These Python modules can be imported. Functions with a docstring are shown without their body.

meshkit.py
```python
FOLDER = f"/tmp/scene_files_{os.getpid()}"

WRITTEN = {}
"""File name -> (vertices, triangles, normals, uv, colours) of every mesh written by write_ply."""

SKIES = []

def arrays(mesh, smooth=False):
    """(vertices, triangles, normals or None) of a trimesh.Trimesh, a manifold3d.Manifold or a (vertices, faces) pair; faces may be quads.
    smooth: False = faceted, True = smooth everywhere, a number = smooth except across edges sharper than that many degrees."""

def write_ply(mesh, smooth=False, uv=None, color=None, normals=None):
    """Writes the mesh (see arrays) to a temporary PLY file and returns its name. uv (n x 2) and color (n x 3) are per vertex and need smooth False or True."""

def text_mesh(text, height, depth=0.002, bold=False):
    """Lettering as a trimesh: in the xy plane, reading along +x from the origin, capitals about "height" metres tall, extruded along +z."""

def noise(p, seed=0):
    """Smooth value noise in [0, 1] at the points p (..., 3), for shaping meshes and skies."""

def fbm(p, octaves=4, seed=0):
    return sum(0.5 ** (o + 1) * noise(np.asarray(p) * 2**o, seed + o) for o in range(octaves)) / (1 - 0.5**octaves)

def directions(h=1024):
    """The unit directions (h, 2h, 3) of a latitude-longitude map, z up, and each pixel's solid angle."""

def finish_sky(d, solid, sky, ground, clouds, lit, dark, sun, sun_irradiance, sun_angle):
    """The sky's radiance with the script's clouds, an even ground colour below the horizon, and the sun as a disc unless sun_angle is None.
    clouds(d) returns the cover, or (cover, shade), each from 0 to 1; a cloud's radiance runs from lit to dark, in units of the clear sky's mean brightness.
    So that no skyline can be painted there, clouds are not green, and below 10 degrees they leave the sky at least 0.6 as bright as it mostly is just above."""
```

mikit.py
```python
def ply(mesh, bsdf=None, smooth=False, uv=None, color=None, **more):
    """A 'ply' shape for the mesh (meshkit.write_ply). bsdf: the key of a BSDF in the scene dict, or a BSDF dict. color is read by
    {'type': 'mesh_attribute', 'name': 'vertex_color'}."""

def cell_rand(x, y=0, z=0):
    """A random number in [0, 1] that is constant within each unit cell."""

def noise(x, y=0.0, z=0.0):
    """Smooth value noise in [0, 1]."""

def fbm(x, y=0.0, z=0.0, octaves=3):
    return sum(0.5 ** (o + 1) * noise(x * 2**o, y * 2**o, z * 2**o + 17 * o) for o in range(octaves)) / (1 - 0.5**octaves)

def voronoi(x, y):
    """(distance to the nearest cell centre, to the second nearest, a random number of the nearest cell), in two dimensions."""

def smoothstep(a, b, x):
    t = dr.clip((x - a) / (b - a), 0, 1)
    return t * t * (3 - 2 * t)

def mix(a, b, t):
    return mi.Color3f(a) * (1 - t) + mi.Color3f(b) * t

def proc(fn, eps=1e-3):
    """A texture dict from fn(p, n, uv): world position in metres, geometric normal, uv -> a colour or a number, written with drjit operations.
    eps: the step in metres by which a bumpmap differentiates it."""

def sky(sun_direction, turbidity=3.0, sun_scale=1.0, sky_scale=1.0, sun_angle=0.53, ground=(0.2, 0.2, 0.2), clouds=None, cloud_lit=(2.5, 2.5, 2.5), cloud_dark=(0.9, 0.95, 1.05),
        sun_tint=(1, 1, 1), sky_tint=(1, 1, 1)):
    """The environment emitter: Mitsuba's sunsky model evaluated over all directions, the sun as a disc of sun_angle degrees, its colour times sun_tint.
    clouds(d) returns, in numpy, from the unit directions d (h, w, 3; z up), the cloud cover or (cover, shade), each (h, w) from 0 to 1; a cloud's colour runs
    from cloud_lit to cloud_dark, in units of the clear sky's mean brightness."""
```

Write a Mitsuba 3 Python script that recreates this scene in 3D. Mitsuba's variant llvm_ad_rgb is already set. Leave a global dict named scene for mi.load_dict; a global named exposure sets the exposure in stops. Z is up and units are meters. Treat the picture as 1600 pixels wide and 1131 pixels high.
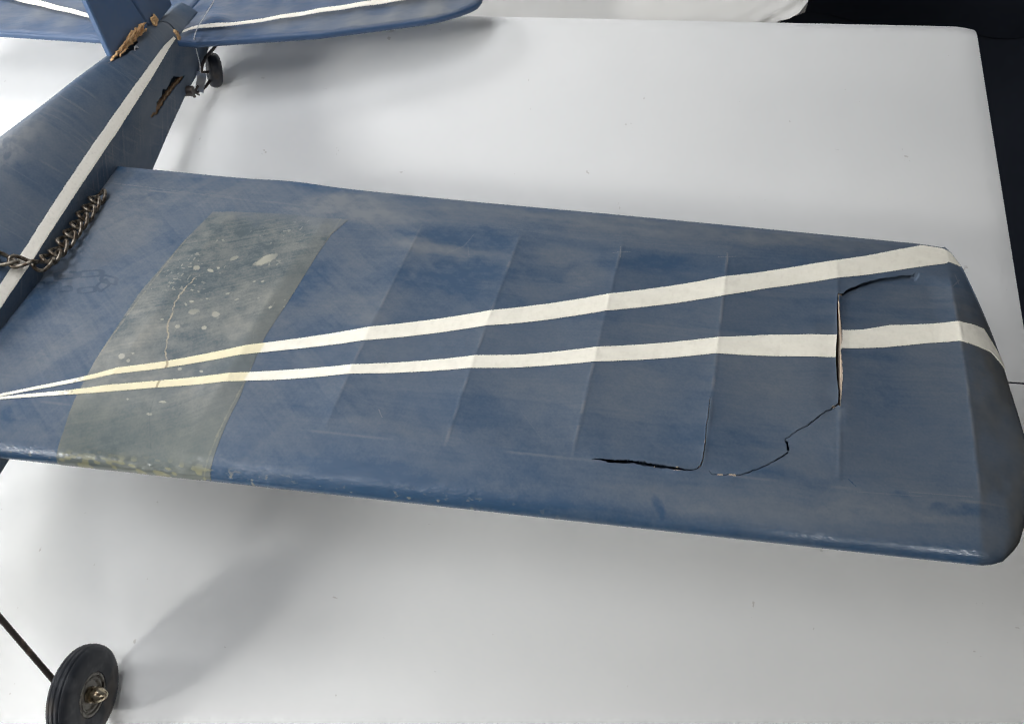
import math, random
import numpy as np, trimesh, manifold3d as m3, mitsuba as mi, drjit as dr
import shapely
from shapely.geometry import Polygon, LineString
from shapely.ops import unary_union
import mikit, meshkit
from mikit import noise, fbm, smoothstep, mix, proc, ply

scene, labels = {'type': 'scene'}, {}
T = mi.ScalarTransform4f
rng = np.random.default_rng(7)

# ------------------------------------------------------------------ camera
scene['camera'] = {
    'type': 'perspective', 'fov': 2 * math.degrees(math.atan(800 / 1226.5)), 'fov_axis': 'x',
    'near_clip': 0.01, 'far_clip': 30.0,
    'to_world': T().look_at(origin=[0.47941, -0.03329, 0.63275],
                            target=[0.47941 - 0.137835, -0.03329 + 0.337766, 0.63275 - 0.931083],
                            up=[-0.198726, 0.911508, 0.360084]),
    'film': {'type': 'hdrfilm', 'width': 1024, 'height': 723}}
exposure = -0.06

# ------------------------------------------------------------------ lamps (studio softboxes, all outside the frame)
def obj(key, mesh, bsdf, smooth=30, **more):
    base, k = key, 0
    while key in scene:
        k += 1; key = '%s_%03d' % (base, k)
    scene[key] = ply(mesh, bsdf, smooth=smooth, **more)
    return key

def tag(key, label, cat=None, group=None, kind=None):
    d = labels.setdefault(key, {})
    d['label'] = label
    if cat: d['category'] = cat
    if group: d['group'] = group
    if kind: d['kind'] = kind

def frame_to(src, dst):
    """4x4 that puts local -z along src->dst, origin at src."""
    f = np.array(dst, float) - src; f /= np.linalg.norm(f)
    r = np.cross(f, [0.013, 0.02, 1.0]); r /= np.linalg.norm(r)
    M = np.eye(4); M[:3, 0] = r; M[:3, 1] = np.cross(r, f); M[:3, 2] = -f; M[:3, 3] = src
    return M

scene['lamp_black'] = {'type': 'twosided', 'bsdf': {'type': 'diffuse', 'reflectance': {'type': 'rgb', 'value': [0.02] * 3}}}
def softbox(name, src, dst, w, h, rgb, label):
    M = frame_to(np.array(src, float), dst)
    v = np.array([[-w/2, -h/2, 0], [w/2, -h/2, 0], [w/2, h/2, 0], [-w/2, h/2, 0]], float)
    d = trimesh.Trimesh(v, [[0, 2, 1], [0, 3, 2]], process=False); d.apply_transform(M)
    obj(name + '__diffuser', d, 'lamp_black', smooth=False, emitter={'type': 'area', 'radiance': {'type': 'rgb', 'value': list(rgb)}})
    b = 0.55
    hv = np.array([[x*w/2*1.02, y*h/2*1.02, 0.012] for x, y in ((-1,-1),(1,-1),(1,1),(-1,1))] + [[x*w/2*b, y*h/2*b, 0.22] for x, y in ((-1,-1),(1,-1),(1,1),(-1,1))])
    hf = [[0,1,5],[0,5,4],[1,2,6],[1,6,5],[2,3,7],[2,7,6],[3,0,4],[3,4,7],[4,5,6],[4,6,7],[0,2,1],[0,3,2]]
    hs = trimesh.Trimesh(hv, hf, process=False); hs.apply_transform(M)
    obj(name + '__housing', hs, 'lamp_black', smooth=False)
    tag(name, label, 'studio lamp')
LAMPS = [
    ('softbox_lamp', (-0.79, -0.58, 0.99), (0.20, 0.20, 0.05), 0.22, 0.22, (76.0, 75.5, 74.0), 'square softbox lamp raised in front of the nose, out of frame'),
    ('softbox_lamp_001', (-1.05, -1.42, 0.78), (0.20, 0.20, 0.05), 0.22, 0.22, (118.0, 116.5, 113.0), 'square softbox lamp far in front of the nose, out of frame'),
    ('softbox_lamp_002', (-0.74, -0.14, 0.46), (0.20, 0.20, 0.05), 0.22, 0.22, (26.0, 26.0, 26.0), 'square softbox lamp low on the far side of the fuselage, out of frame'),
    ('softbox_lamp_003', (-0.55, 0.63, 0.68), (0.20, 0.20, 0.05), 0.22, 0.22, (20.0, 20.1, 20.6), 'square softbox lamp behind the far side of the tail, out of frame'),
    ('softbox_lamp_004', (1.22, -0.47, 1.42), (0.40, 0.15, 0.10), 0.16, 0.16, (34.0, 34.0, 33.5), 'small softbox lamp high beyond the wing tip, out of frame'),
    ('hanging_lamp', (0.00, 0.50, 1.00), (0.00, 0.501, 0.0), 0.40, 0.28, (9.2, 9.35, 9.8), 'flat lamp panel hanging above the tail, out of frame'),
    ('hanging_lamp_001', (0.00, 0.05, 1.00), (0.00, 0.051, 0.0), 0.40, 0.28, (8.9, 9.0, 9.25), 'flat lamp panel hanging above the wing root, out of frame'),
]
for a in LAMPS: softbox(*a)
scene['room_light'] = {'type': 'constant', 'radiance': {'type': 'rgb', 'value': [0.012, 0.012, 0.013]}}

# ------------------------------------------------------------------ frames: the model is built level and stands nose-up on its tail wheel
PITCH, GND = math.radians(15), -0.173133
CP, SP = math.cos(PITCH), math.sin(PITCH)
def pose(v):
    v = np.asarray(v, float)
    return np.stack([v[..., 0], CP * v[..., 1] + SP * v[..., 2], -SP * v[..., 1] + CP * v[..., 2] - GND], -1)
def unpose(p):
    zz = p.z + GND
    return p.x, CP * p.y - SP * zz, SP * p.y + CP * zz
def posed(mesh):
    if hasattr(mesh, 'to_mesh'):
        q = mesh.to_mesh(); mesh = trimesh.Trimesh(q.vert_properties[:, :3], q.tri_verts, process=False)
    mesh = mesh.copy(); mesh.vertices = pose(mesh.vertices)
    return mesh

# ------------------------------------------------------------------ measured shapes, in metres: (span from the root rib, distance aft)
UPPER_TOP = [(0.0099,0.0383),(0.0564,0.0626),(0.076,0.0734),(0.1038,0.0858),(0.1557,0.1109),(0.1745,0.1195),(0.2242,0.141),(0.3,0.1733),(0.3762,0.2068),(0.4362,0.2344),(0.4789,0.2544),(0.5439,0.284),(0.5862,0.307)]
UPPER_BOT = [(0.011,0.0367),(0.0583,0.0597),(0.0762,0.0683),(0.1064,0.0811),(0.1589,0.1041),(0.1779,0.1118),(0.227,0.1299),(0.2939,0.1566),(0.3262,0.1693),(0.3744,0.1894),(0.448,0.2204),(0.4795,0.237),(0.5432,0.2641),(0.6032,0.2907),(0.6073,0.2906)]
LOWER_TOP = [(0.0111,0.0365),(0.0525,0.0508),(0.0737,0.0587),(0.1065,0.0706),(0.153,0.0863),(0.1846,0.0964),(0.2256,0.1089),(0.2767,0.1252),(0.3025,0.1336),(0.331,0.1417),(0.3778,0.1578),(0.4472,0.1812),(0.4824,0.1928),(0.5243,0.2021),(0.5272,0.2063),(0.5411,0.211),(0.5576,0.2191),(0.5816,0.2253),(0.5992,0.2304),(0.6173,0.2315)]
LOWER_BOT = [(0.0121,0.035),(0.0545,0.0477),(0.0753,0.0539),(0.1093,0.0658),(0.1584,0.0812),(0.1876,0.0897),(0.2281,0.1021),(0.3017,0.123),(0.3268,0.1298),(0.375,0.1444),(0.4483,0.1677),(0.5229,0.1824),(0.5269,0.1901),(0.5525,0.1978),(0.5801,0.2077),(0.5992,0.2127),(0.6198,0.2115)]
PATCH_LEFT = [(0.0602,0.2299),(0.0557,0.1904),(0.0545,0.1561),(0.0532,0.1383),(0.0553,0.102),(0.0564,0.0764),(0.058,0.0623),(0.0612,0.0405),(0.0644,0.0246),(0.0655,0.0122)]
PATCH_RIGHT = [(0.1677,0.2443),(0.1615,0.2246),(0.1606,0.199),(0.1607,0.1726),(0.1604,0.1505),(0.1587,0.1196),(0.1635,0.0703),(0.1638,0.0491),(0.1647,0.0267)]
PATCH_TOP = [(0.0602,0.2299),(0.0938,0.2362),(0.1242,0.2405),(0.1456,0.2405),(0.1677,0.2443)]
CRACKS = [[(0.54874,0.25947),(0.55057,0.26065),(0.55227,0.26149),(0.5539,0.26277),(0.5555,0.26282),(0.55557,0.26318),(0.5557,0.26293),(0.55737,0.26468),(0.55924,0.2645),(0.55933,0.26479),(0.55942,0.26456),(0.56102,0.26565),(0.56259,0.26614),(0.56459,0.26702),(0.56628,0.2683),(0.56778,0.26867),(0.56956,0.26961),(0.57138,0.26979),(0.57348,0.27049),(0.57513,0.27107),(0.57517,0.27135),(0.57513,0.27141),(0.5714,0.27028),(0.56959,0.2702),(0.56625,0.26918),(0.56448,0.26802),(0.56256,0.26704),(0.56099,0.26694),(0.56093,0.2667),(0.56084,0.26688),(0.55929,0.2657),(0.55739,0.26553),(0.55733,0.26536),(0.55724,0.26547),(0.55548,0.26409),(0.55379,0.26359),(0.55214,0.26227),(0.54875,0.26017),(0.54748,0.25993),(0.54545,0.25858),(0.54413,0.25758),(0.54229,0.25688),(0.53804,0.25287),(0.53637,0.25096),(0.53331,0.24869),(0.53177,0.2469),(0.5301,0.24456),(0.52851,0.24159),(0.52708,0.24075),(0.52583,0.24058),(0.52582,0.24108),(0.52488,0.2408),(0.52442,0.22994),(0.52418,0.22067),(0.52428,0.20293),(0.52341,0.18872),(0.52316,0.17784),(0.52369,0.16486),(0.52455,0.15492),(0.52421,0.14644),(0.52403,0.14602),(0.52318,0.14499),(0.52319,0.14487),(0.52311,0.14489),(0.52237,0.14373),(0.52177,0.14331),(0.52045,0.14203),(0.52057,0.14168),(0.52028,0.14173),(0.52005,0.14091),(0.51963,0.14024),(0.51749,0.13917),(0.51749,0.13896),(0.51736,0.13907),(0.51649,0.13809),(0.51656,0.1379),(0.51639,0.13792),(0.51615,0.13694),(0.51511,0.1362),(0.51414,0.13501),(0.51305,0.13439),(0.51317,0.13398),(0.51288,0.13373),(0.51293,0.13355),(0.51191,0.13295),(0.51203,0.13252),(0.51172,0.13272),(0.51132,0.13154),(0.51038,0.13066),(0.51042,0.1305),(0.51029,0.13054),(0.50991,0.1298),(0.50897,0.12952),(0.50902,0.12905),(0.50868,0.12923),(0.50823,0.12792),(0.50747,0.12731),(0.50758,0.12701),(0.50732,0.12706),(0.50718,0.12621),(0.50635,0.12582),(0.50519,0.12443),(0.50438,0.12413),(0.50335,0.12328),(0.50277,0.12239),(0.50097,0.12131),(0.50098,0.12115),(0.50087,0.1212),(0.5003,0.12025),(0.4988,0.11837),(0.4983,0.11852),(0.49824,0.11825),(0.49804,0.11833),(0.49747,0.11699),(0.49699,0.11621),(0.49644,0.11565),(0.49521,0.11493),(0.49521,0.1148),(0.49511,0.11481),(0.49421,0.1129),(0.49439,0.11277),(0.49432,0.1125),(0.49485,0.11217),(0.49456,0.11186),(0.49553,0.11054),(0.49581,0.10842),(0.49588,0.10619),(0.49732,0.10605),(0.49742,0.10876),(0.4966,0.11076),(0.4967,0.11253),(0.49559,0.11296),(0.49552,0.11288),(0.49484,0.11305),(0.49546,0.11449),(0.49729,0.11576),(0.49785,0.11669),(0.49846,0.11789),(0.49891,0.11808),(0.50065,0.1198),(0.50126,0.1207),(0.50241,0.12148),(0.50298,0.12199),(0.50356,0.12284),(0.50461,0.12342),(0.50534,0.12401),(0.50658,0.12534),(0.50747,0.12564),(0.50746,0.12588),(0.50765,0.12585),(0.50798,0.12661),(0.50866,0.12732),(0.50861,0.1275),(0.50876,0.12745),(0.50936,0.12845),(0.51021,0.12894),(0.51018,0.12927),(0.51041,0.12915),(0.51081,0.13006),(0.51173,0.13097),(0.51172,0.13109),(0.5118,0.13107),(0.5124,0.13182),(0.51366,0.13292),(0.51355,0.13333),(0.51384,0.13359),(0.51374,0.13385),(0.51443,0.13449),(0.51543,0.13566),(0.51645,0.13646),(0.51643,0.13663),(0.51656,0.13662),(0.51693,0.13752),(0.51769,0.13831),(0.5187,0.13862),(0.52,0.13917),(0.51996,0.13959),(0.52021,0.13937),(0.52079,0.14029),(0.52062,0.14054),(0.52089,0.14051),(0.52102,0.1413),(0.52219,0.14232),(0.5228,0.14275),(0.52274,0.14308),(0.52296,0.14292),(0.52367,0.1442),(0.52432,0.14478),(0.52525,0.14292),(0.52656,0.16655),(0.52647,0.1759),(0.52523,0.18737),(0.52693,0.19793),(0.52702,0.20948),(0.52637,0.21819),(0.526,0.23034),(0.52585,0.23922),(0.52698,0.23926),(0.52706,0.23956),(0.52713,0.23931),(0.52881,0.24035),(0.5288,0.24085),(0.52903,0.24066),(0.52909,0.24071),(0.53037,0.24415),(0.53203,0.24632),(0.53354,0.24796),(0.53529,0.24932),(0.53648,0.25054),(0.53825,0.25217),(0.53944,0.25351),(0.54105,0.25504),(0.54242,0.25609),(0.54419,0.25672),(0.54563,0.25766),(0.54752,0.25957)],
  [(0.38685,0.07518),(0.38786,0.07535),(0.39075,0.07559),(0.39078,0.07565),(0.39084,0.07562),(0.39122,0.0758),(0.39228,0.0756),(0.39371,0.07573),(0.39502,0.07571),(0.39596,0.07518),(0.396,0.07522),(0.39601,0.07576),(0.39608,0.07523),(0.39613,0.07519),(0.3973,0.0755),(0.3996,0.07586),(0.39962,0.07598),(0.39998,0.07615),(0.40005,0.07666),(0.4002,0.07615),(0.40157,0.0761),(0.40264,0.07662),(0.40367,0.07626),(0.40385,0.07734),(0.40405,0.07632),(0.4041,0.07628),(0.40524,0.0768),(0.40627,0.07682),(0.40623,0.07717),(0.40636,0.07685),(0.40712,0.0772),(0.40747,0.07706),(0.40785,0.07822),(0.40806,0.077),(0.40919,0.07769),(0.40916,0.0781),(0.40931,0.07772),(0.41058,0.0782),(0.41137,0.07812),(0.41153,0.07849),(0.4116,0.07809),(0.41261,0.07778),(0.41265,0.07787),(0.4127,0.0778),(0.41375,0.07788),(0.41427,0.07764),(0.4148,0.07858),(0.4152,0.07761),(0.41572,0.07767),(0.41706,0.07749),(0.41738,0.07875),(0.41768,0.0775),(0.41855,0.07827),(0.41921,0.07818),(0.4194,0.07875),(0.41955,0.07817),(0.42068,0.07803),(0.42082,0.07807),(0.42172,0.07872),(0.42253,0.07782),(0.42291,0.07901),(0.42323,0.07782),(0.42437,0.07837),(0.42506,0.07849),(0.42516,0.07911),(0.42526,0.0785),(0.42595,0.07845),(0.42714,0.07783),(0.42757,0.0792),(0.42831,0.07806),(0.42914,0.0793),(0.4293,0.0793),(0.42943,0.07954),(0.42945,0.07924),(0.43081,0.07903),(0.43085,0.07907),(0.43087,0.07949),(0.43102,0.07908),(0.43264,0.07874),(0.43287,0.07947),(0.43305,0.07877),(0.43369,0.07875),(0.43373,0.0787),(0.43426,0.07875),(0.43427,0.0789),(0.43498,0.07918),(0.43508,0.07966),(0.43523,0.07922),(0.43586,0.07916),(0.43589,0.07904),(0.43631,0.07913),(0.43634,0.07919),(0.4372,0.07949),(0.43844,0.07975),(0.43973,0.07928),(0.43991,0.07978),(0.44017,0.07934),(0.44108,0.08016),(0.44235,0.08),(0.44241,0.08021),(0.44248,0.08002),(0.44361,0.08046),(0.44454,0.08086),(0.44563,0.08166),(0.44673,0.08215),(0.44674,0.08225),(0.44682,0.08223),(0.44783,0.08341),(0.44904,0.08524),(0.44885,0.08543),(0.4491,0.08551),(0.44903,0.08645),(0.44946,0.08783),(0.44977,0.09115),(0.44968,0.09123),(0.44978,0.0913),(0.44956,0.09284),(0.44949,0.09394),(0.44987,0.09539),(0.4497,0.09548),(0.44986,0.09559),(0.44941,0.09675),(0.4495,0.09776),(0.44984,0.09912),(0.4498,0.10067),(0.44949,0.10181),(0.44991,0.10328),(0.4498,0.10336),(0.44992,0.10343),(0.44947,0.10612),(0.44928,0.11001),(0.44908,0.11158),(0.44922,0.11298),(0.44911,0.11453),(0.44944,0.11621),(0.4495,0.11769),(0.44926,0.12063),(0.44916,0.12326),(0.44944,0.12512),(0.44907,0.12639),(0.44938,0.12818),(0.44896,0.1299),(0.44933,0.1313),(0.44914,0.13312),(0.44891,0.13308),(0.44901,0.13131),(0.44863,0.12996),(0.44904,0.12819),(0.44879,0.12641),(0.449,0.12505),(0.44876,0.12327),(0.44889,0.12061),(0.44881,0.11903),(0.4491,0.11769),(0.44866,0.1146),(0.44879,0.11296),(0.44861,0.11155),(0.44867,0.10992),(0.44883,0.10917),(0.44898,0.10745),(0.44894,0.10607),(0.44921,0.10334),(0.44911,0.10176),(0.44926,0.10059),(0.4491,0.09922),(0.44885,0.09782),(0.44898,0.09662),(0.44922,0.09545),(0.44896,0.09403),(0.44893,0.09276),(0.44922,0.09126),(0.44891,0.09065),(0.44906,0.09056),(0.44889,0.0905),(0.44905,0.08931),(0.44887,0.08795),(0.44833,0.08661),(0.44848,0.0865),(0.44831,0.08643),(0.44836,0.08556),(0.44731,0.08385),(0.44649,0.08264),(0.44546,0.08211),(0.44434,0.08139),(0.44238,0.08101),(0.44102,0.08102),(0.44096,0.08076),(0.44082,0.08097),(0.43991,0.08058),(0.43867,0.08095),(0.43853,0.08062),(0.43849,0.08097),(0.43727,0.08097),(0.43603,0.08143),(0.43599,0.08139),(0.43593,0.08048),(0.43565,0.08135),(0.43502,0.08066),(0.43416,0.08135),(0.43394,0.08023),(0.43365,0.0813),(0.43281,0.08065),(0.43173,0.08102),(0.43149,0.08019),(0.4312,0.08099),(0.43062,0.08042),(0.42966,0.08024),(0.42915,0.08111),(0.42869,0.0803),(0.42823,0.08104),(0.42761,0.08084),(0.42666,0.08094),(0.42634,0.07989),(0.42619,0.08093),(0.42614,0.08097),(0.42514,0.08042),(0.42419,0.08081),(0.42404,0.0798),(0.42378,0.08078),(0.4226,0.08055),(0.42259,0.08038),(0.42198,0.08023),(0.42182,0.07976),(0.42174,0.08025),(0.42035,0.08055),(0.4203,0.0805),(0.42035,0.08016),(0.42027,0.08049),(0.42022,0.08052),(0.41938,0.0798),(0.41866,0.08018),(0.41842,0.07943),(0.41825,0.08019),(0.41773,0.08031),(0.41773,0.08046),(0.41636,0.08098),(0.41599,0.07945),(0.41542,0.08087),(0.4148,0.08022),(0.41455,0.08039),(0.41401,0.07934),(0.41379,0.08051),(0.41375,0.08055),(0.4123,0.07988),(0.41162,0.07938),(0.41075,0.08016),(0.41042,0.07932),(0.41016,0.08017),(0.40888,0.07965),(0.40832,0.07977),(0.4083,0.07984),(0.40752,0.08006),(0.40714,0.07884),(0.40672,0.08004),(0.40549,0.07957),(0.40475,0.07904),(0.4027,0.07893),(0.40256,0.078),(0.40224,0.07888),(0.40091,0.07846),(0.40001,0.07778),(0.39958,0.07811),(0.39947,0.07736),(0.39935,0.07811),(0.39795,0.07791),(0.39698,0.07769),(0.3958,0.0776),(0.39577,0.07751),(0.39503,0.07708),(0.39372,0.07717),(0.39367,0.07698),(0.3936,0.07716),(0.39218,0.07682),(0.39116,0.07666),(0.39113,0.07646),(0.39103,0.07663),(0.39057,0.07642),(0.38778,0.07586),(0.38679,0.07552)],
  [(0.45362,0.08286),(0.45496,0.08084),(0.45624,0.08065),(0.45737,0.0811),(0.45979,0.08118),(0.46084,0.08166),(0.46196,0.08156),(0.46339,0.08211),(0.46411,0.08266),(0.46517,0.08269),(0.46632,0.08287),(0.4673,0.08276),(0.46872,0.08292),(0.46952,0.08359),(0.47092,0.08359),(0.47097,0.08366),(0.47103,0.08362),(0.47197,0.0842),(0.47308,0.0851),(0.47418,0.08559),(0.47534,0.0858),(0.47535,0.08594),(0.47544,0.08586),(0.47633,0.08671),(0.47716,0.08729),(0.47713,0.08744),(0.47725,0.08739),(0.47783,0.08827),(0.47879,0.08833),(0.47885,0.08847),(0.47894,0.08838),(0.47988,0.08918),(0.48118,0.08998),(0.48223,0.09103),(0.48315,0.09172),(0.48551,0.09369),(0.48646,0.09426),(0.48646,0.09439),(0.48656,0.09436),(0.48751,0.09587),(0.48879,0.09638),(0.48881,0.09648),(0.48888,0.09645),(0.49146,0.09878),(0.49217,0.09965),(0.49428,0.10136),(0.4951,0.10287),(0.49614,0.10359),(0.49717,0.10499),(0.49653,0.1057),(0.49481,0.1033),(0.49371,0.10232),(0.49259,0.10093),(0.49186,0.10027),(0.49094,0.09964),(0.48984,0.09833),(0.48896,0.09745),(0.48861,0.09693),(0.48733,0.09638),(0.48732,0.09624),(0.48722,0.09628),(0.48624,0.09478),(0.48522,0.09428),(0.48446,0.09341),(0.48192,0.09168),(0.48091,0.09055),(0.47879,0.08894),(0.47774,0.08909),(0.47766,0.08877),(0.47745,0.08893),(0.47677,0.08795),(0.47602,0.08736),(0.47502,0.08675),(0.47407,0.08607),(0.47292,0.08544),(0.47178,0.08461),(0.4709,0.08414),(0.46947,0.08406),(0.46943,0.08396),(0.46935,0.08401),(0.46864,0.08337),(0.46732,0.08316),(0.46633,0.08316),(0.46517,0.083),(0.46407,0.08302),(0.46325,0.08254),(0.4619,0.08188),(0.46084,0.08194),(0.45974,0.08158),(0.45735,0.08156),(0.45625,0.08101),(0.45516,0.08113),(0.45384,0.08302)]]
CRACK_C = [(0.5249,0.2398),(0.5271,0.24),(0.5287,0.241),(0.5302,0.2443),(0.5319,0.2466),(0.5334,0.2483),(0.5352,0.2496),(0.5364,0.2507),(0.5381,0.2525),(0.5394,0.2538),(0.541,0.2553),(0.5424,0.2565),(0.5442,0.2572),(0.5455,0.2581),(0.5475,0.2598),(0.5488,0.2598),(0.5505,0.261),(0.5522,0.2619),(0.5539,0.2632),(0.5555,0.2635),(0.5573,0.2651),(0.5593,0.2651),(0.561,0.2663),(0.5626,0.2666),(0.5645,0.2675),(0.5662,0.2687),(0.5678,0.2691),(0.5696,0.2699),(0.5714,0.27),(0.5735,0.2707),(0.5751,0.2712)]
WING_DUST = [(0.168,0.264,41.604,16.637,12.123,-53.979,0.8),(0.195,0.249,32.449,9.816,5.766,-76.527,0.8),(0.236,0.225,34.134,7.89,2.328,-112.07,0.8),(0.337,0.242,42.92,3.592,-4.434,-106.485,0.55),(0.385,0.285,8.09,0.688,7.723,-98.09,0.5),(0.509,0.292,15.057,-0.894,10.454,-131.537,0.5),(0.36,0.223,60.826,18.555,34.062,-76.349,0.6),(0.221,0.165,29.038,15.159,27.897,-55.933,0.55),(-0,0.209,23.609,33.265,35.105,-5.336,0.6),(0.019,0.097,21.38,35.227,66.8,-18.543,0.4),(0.018,0.069,18.989,22.478,73.793,-63.273,0.3),(0.464,0.064,14.31,0.394,13.809,-128.036,0.28),(0.556,0.089,23.014,-1.803,14.611,-117.895,0.26),(0.352,0.103,41.658,9.333,6.794,-34.811,0.3),(0.404,0.119,50.86,7.785,7.006,-29.339,0.25),(0.479,0.156,36.659,1.894,9.453,-38.829,0.3),(0.578,0.234,42.461,-3.384,6.259,-32.937,0.3),(0.268,0.07,11.743,3.142,26.628,-218.849,0.35),(0.049,0.018,37.559,14.293,15.993,-128.979,0.35),(0.167,0.136,37.441,29.559,83.262,-89.227,0.5),(0.438,0.208,19.238,2.857,19.054,-52.33,0.3),(0.001,0.243,14.56,7.966,5.549,-68.37,0.35),(0.139,0.256,36.682,25.991,47.824,-46.617,0.9),(0.549,0.079,21.471,-1.398,32.464,-305.011,0.45)]
WING_CLEAN = [(0.257,0.245,20.317,4.414,5.12,-97.734,0.6),(0.274,0.205,19.322,5.695,11.6,-48.191,0.85),(0.165,0.173,31.667,30.662,56.386,-33.973,0.8),(0.138,0.284,26.044,9,7.817,-107.132,0.8),(0.235,0.036,16.781,3.067,10.973,-101.005,0.5),(0.33,0.046,13.264,1.699,11.076,-102.037,0.3),(0.391,0.241,21.972,3.124,26.276,-121.411,0.4),(0.219,0.135,23.486,12.112,47.369,-110.74,0.55),(0.5,0.089,28.715,-0.871,29.911,-243.09,0.35),(0.548,0.171,52.45,-1.934,8.336,-32.323,0.35),(0.455,0.116,22.066,2.078,9.729,-43.742,0.3),(0.596,0.089,76.94,-8.339,42.085,-337.343,0.5),(0.556,0.088,187.02,-13.416,46.638,-375.909,0.7),(0.577,0.09,189.592,-17.788,54.828,-441.457,0.6),(0.43,0.053,339.604,215.456,96.375,-165.911,0.8),(0.622,0.077,155.306,2.584,65.681,-302.86,0.6),(0.389,0.325,201.456,28.191,53.731,-267.471,0.1),(-0.012,0.114,41.758,68.899,83.874,-19.787,0.5),(-0.048,0.267,184.105,117.522,40.65,-181.843,1),(0.024,0.03,214.271,130.385,47.166,-221.331,0.8)]
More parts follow.
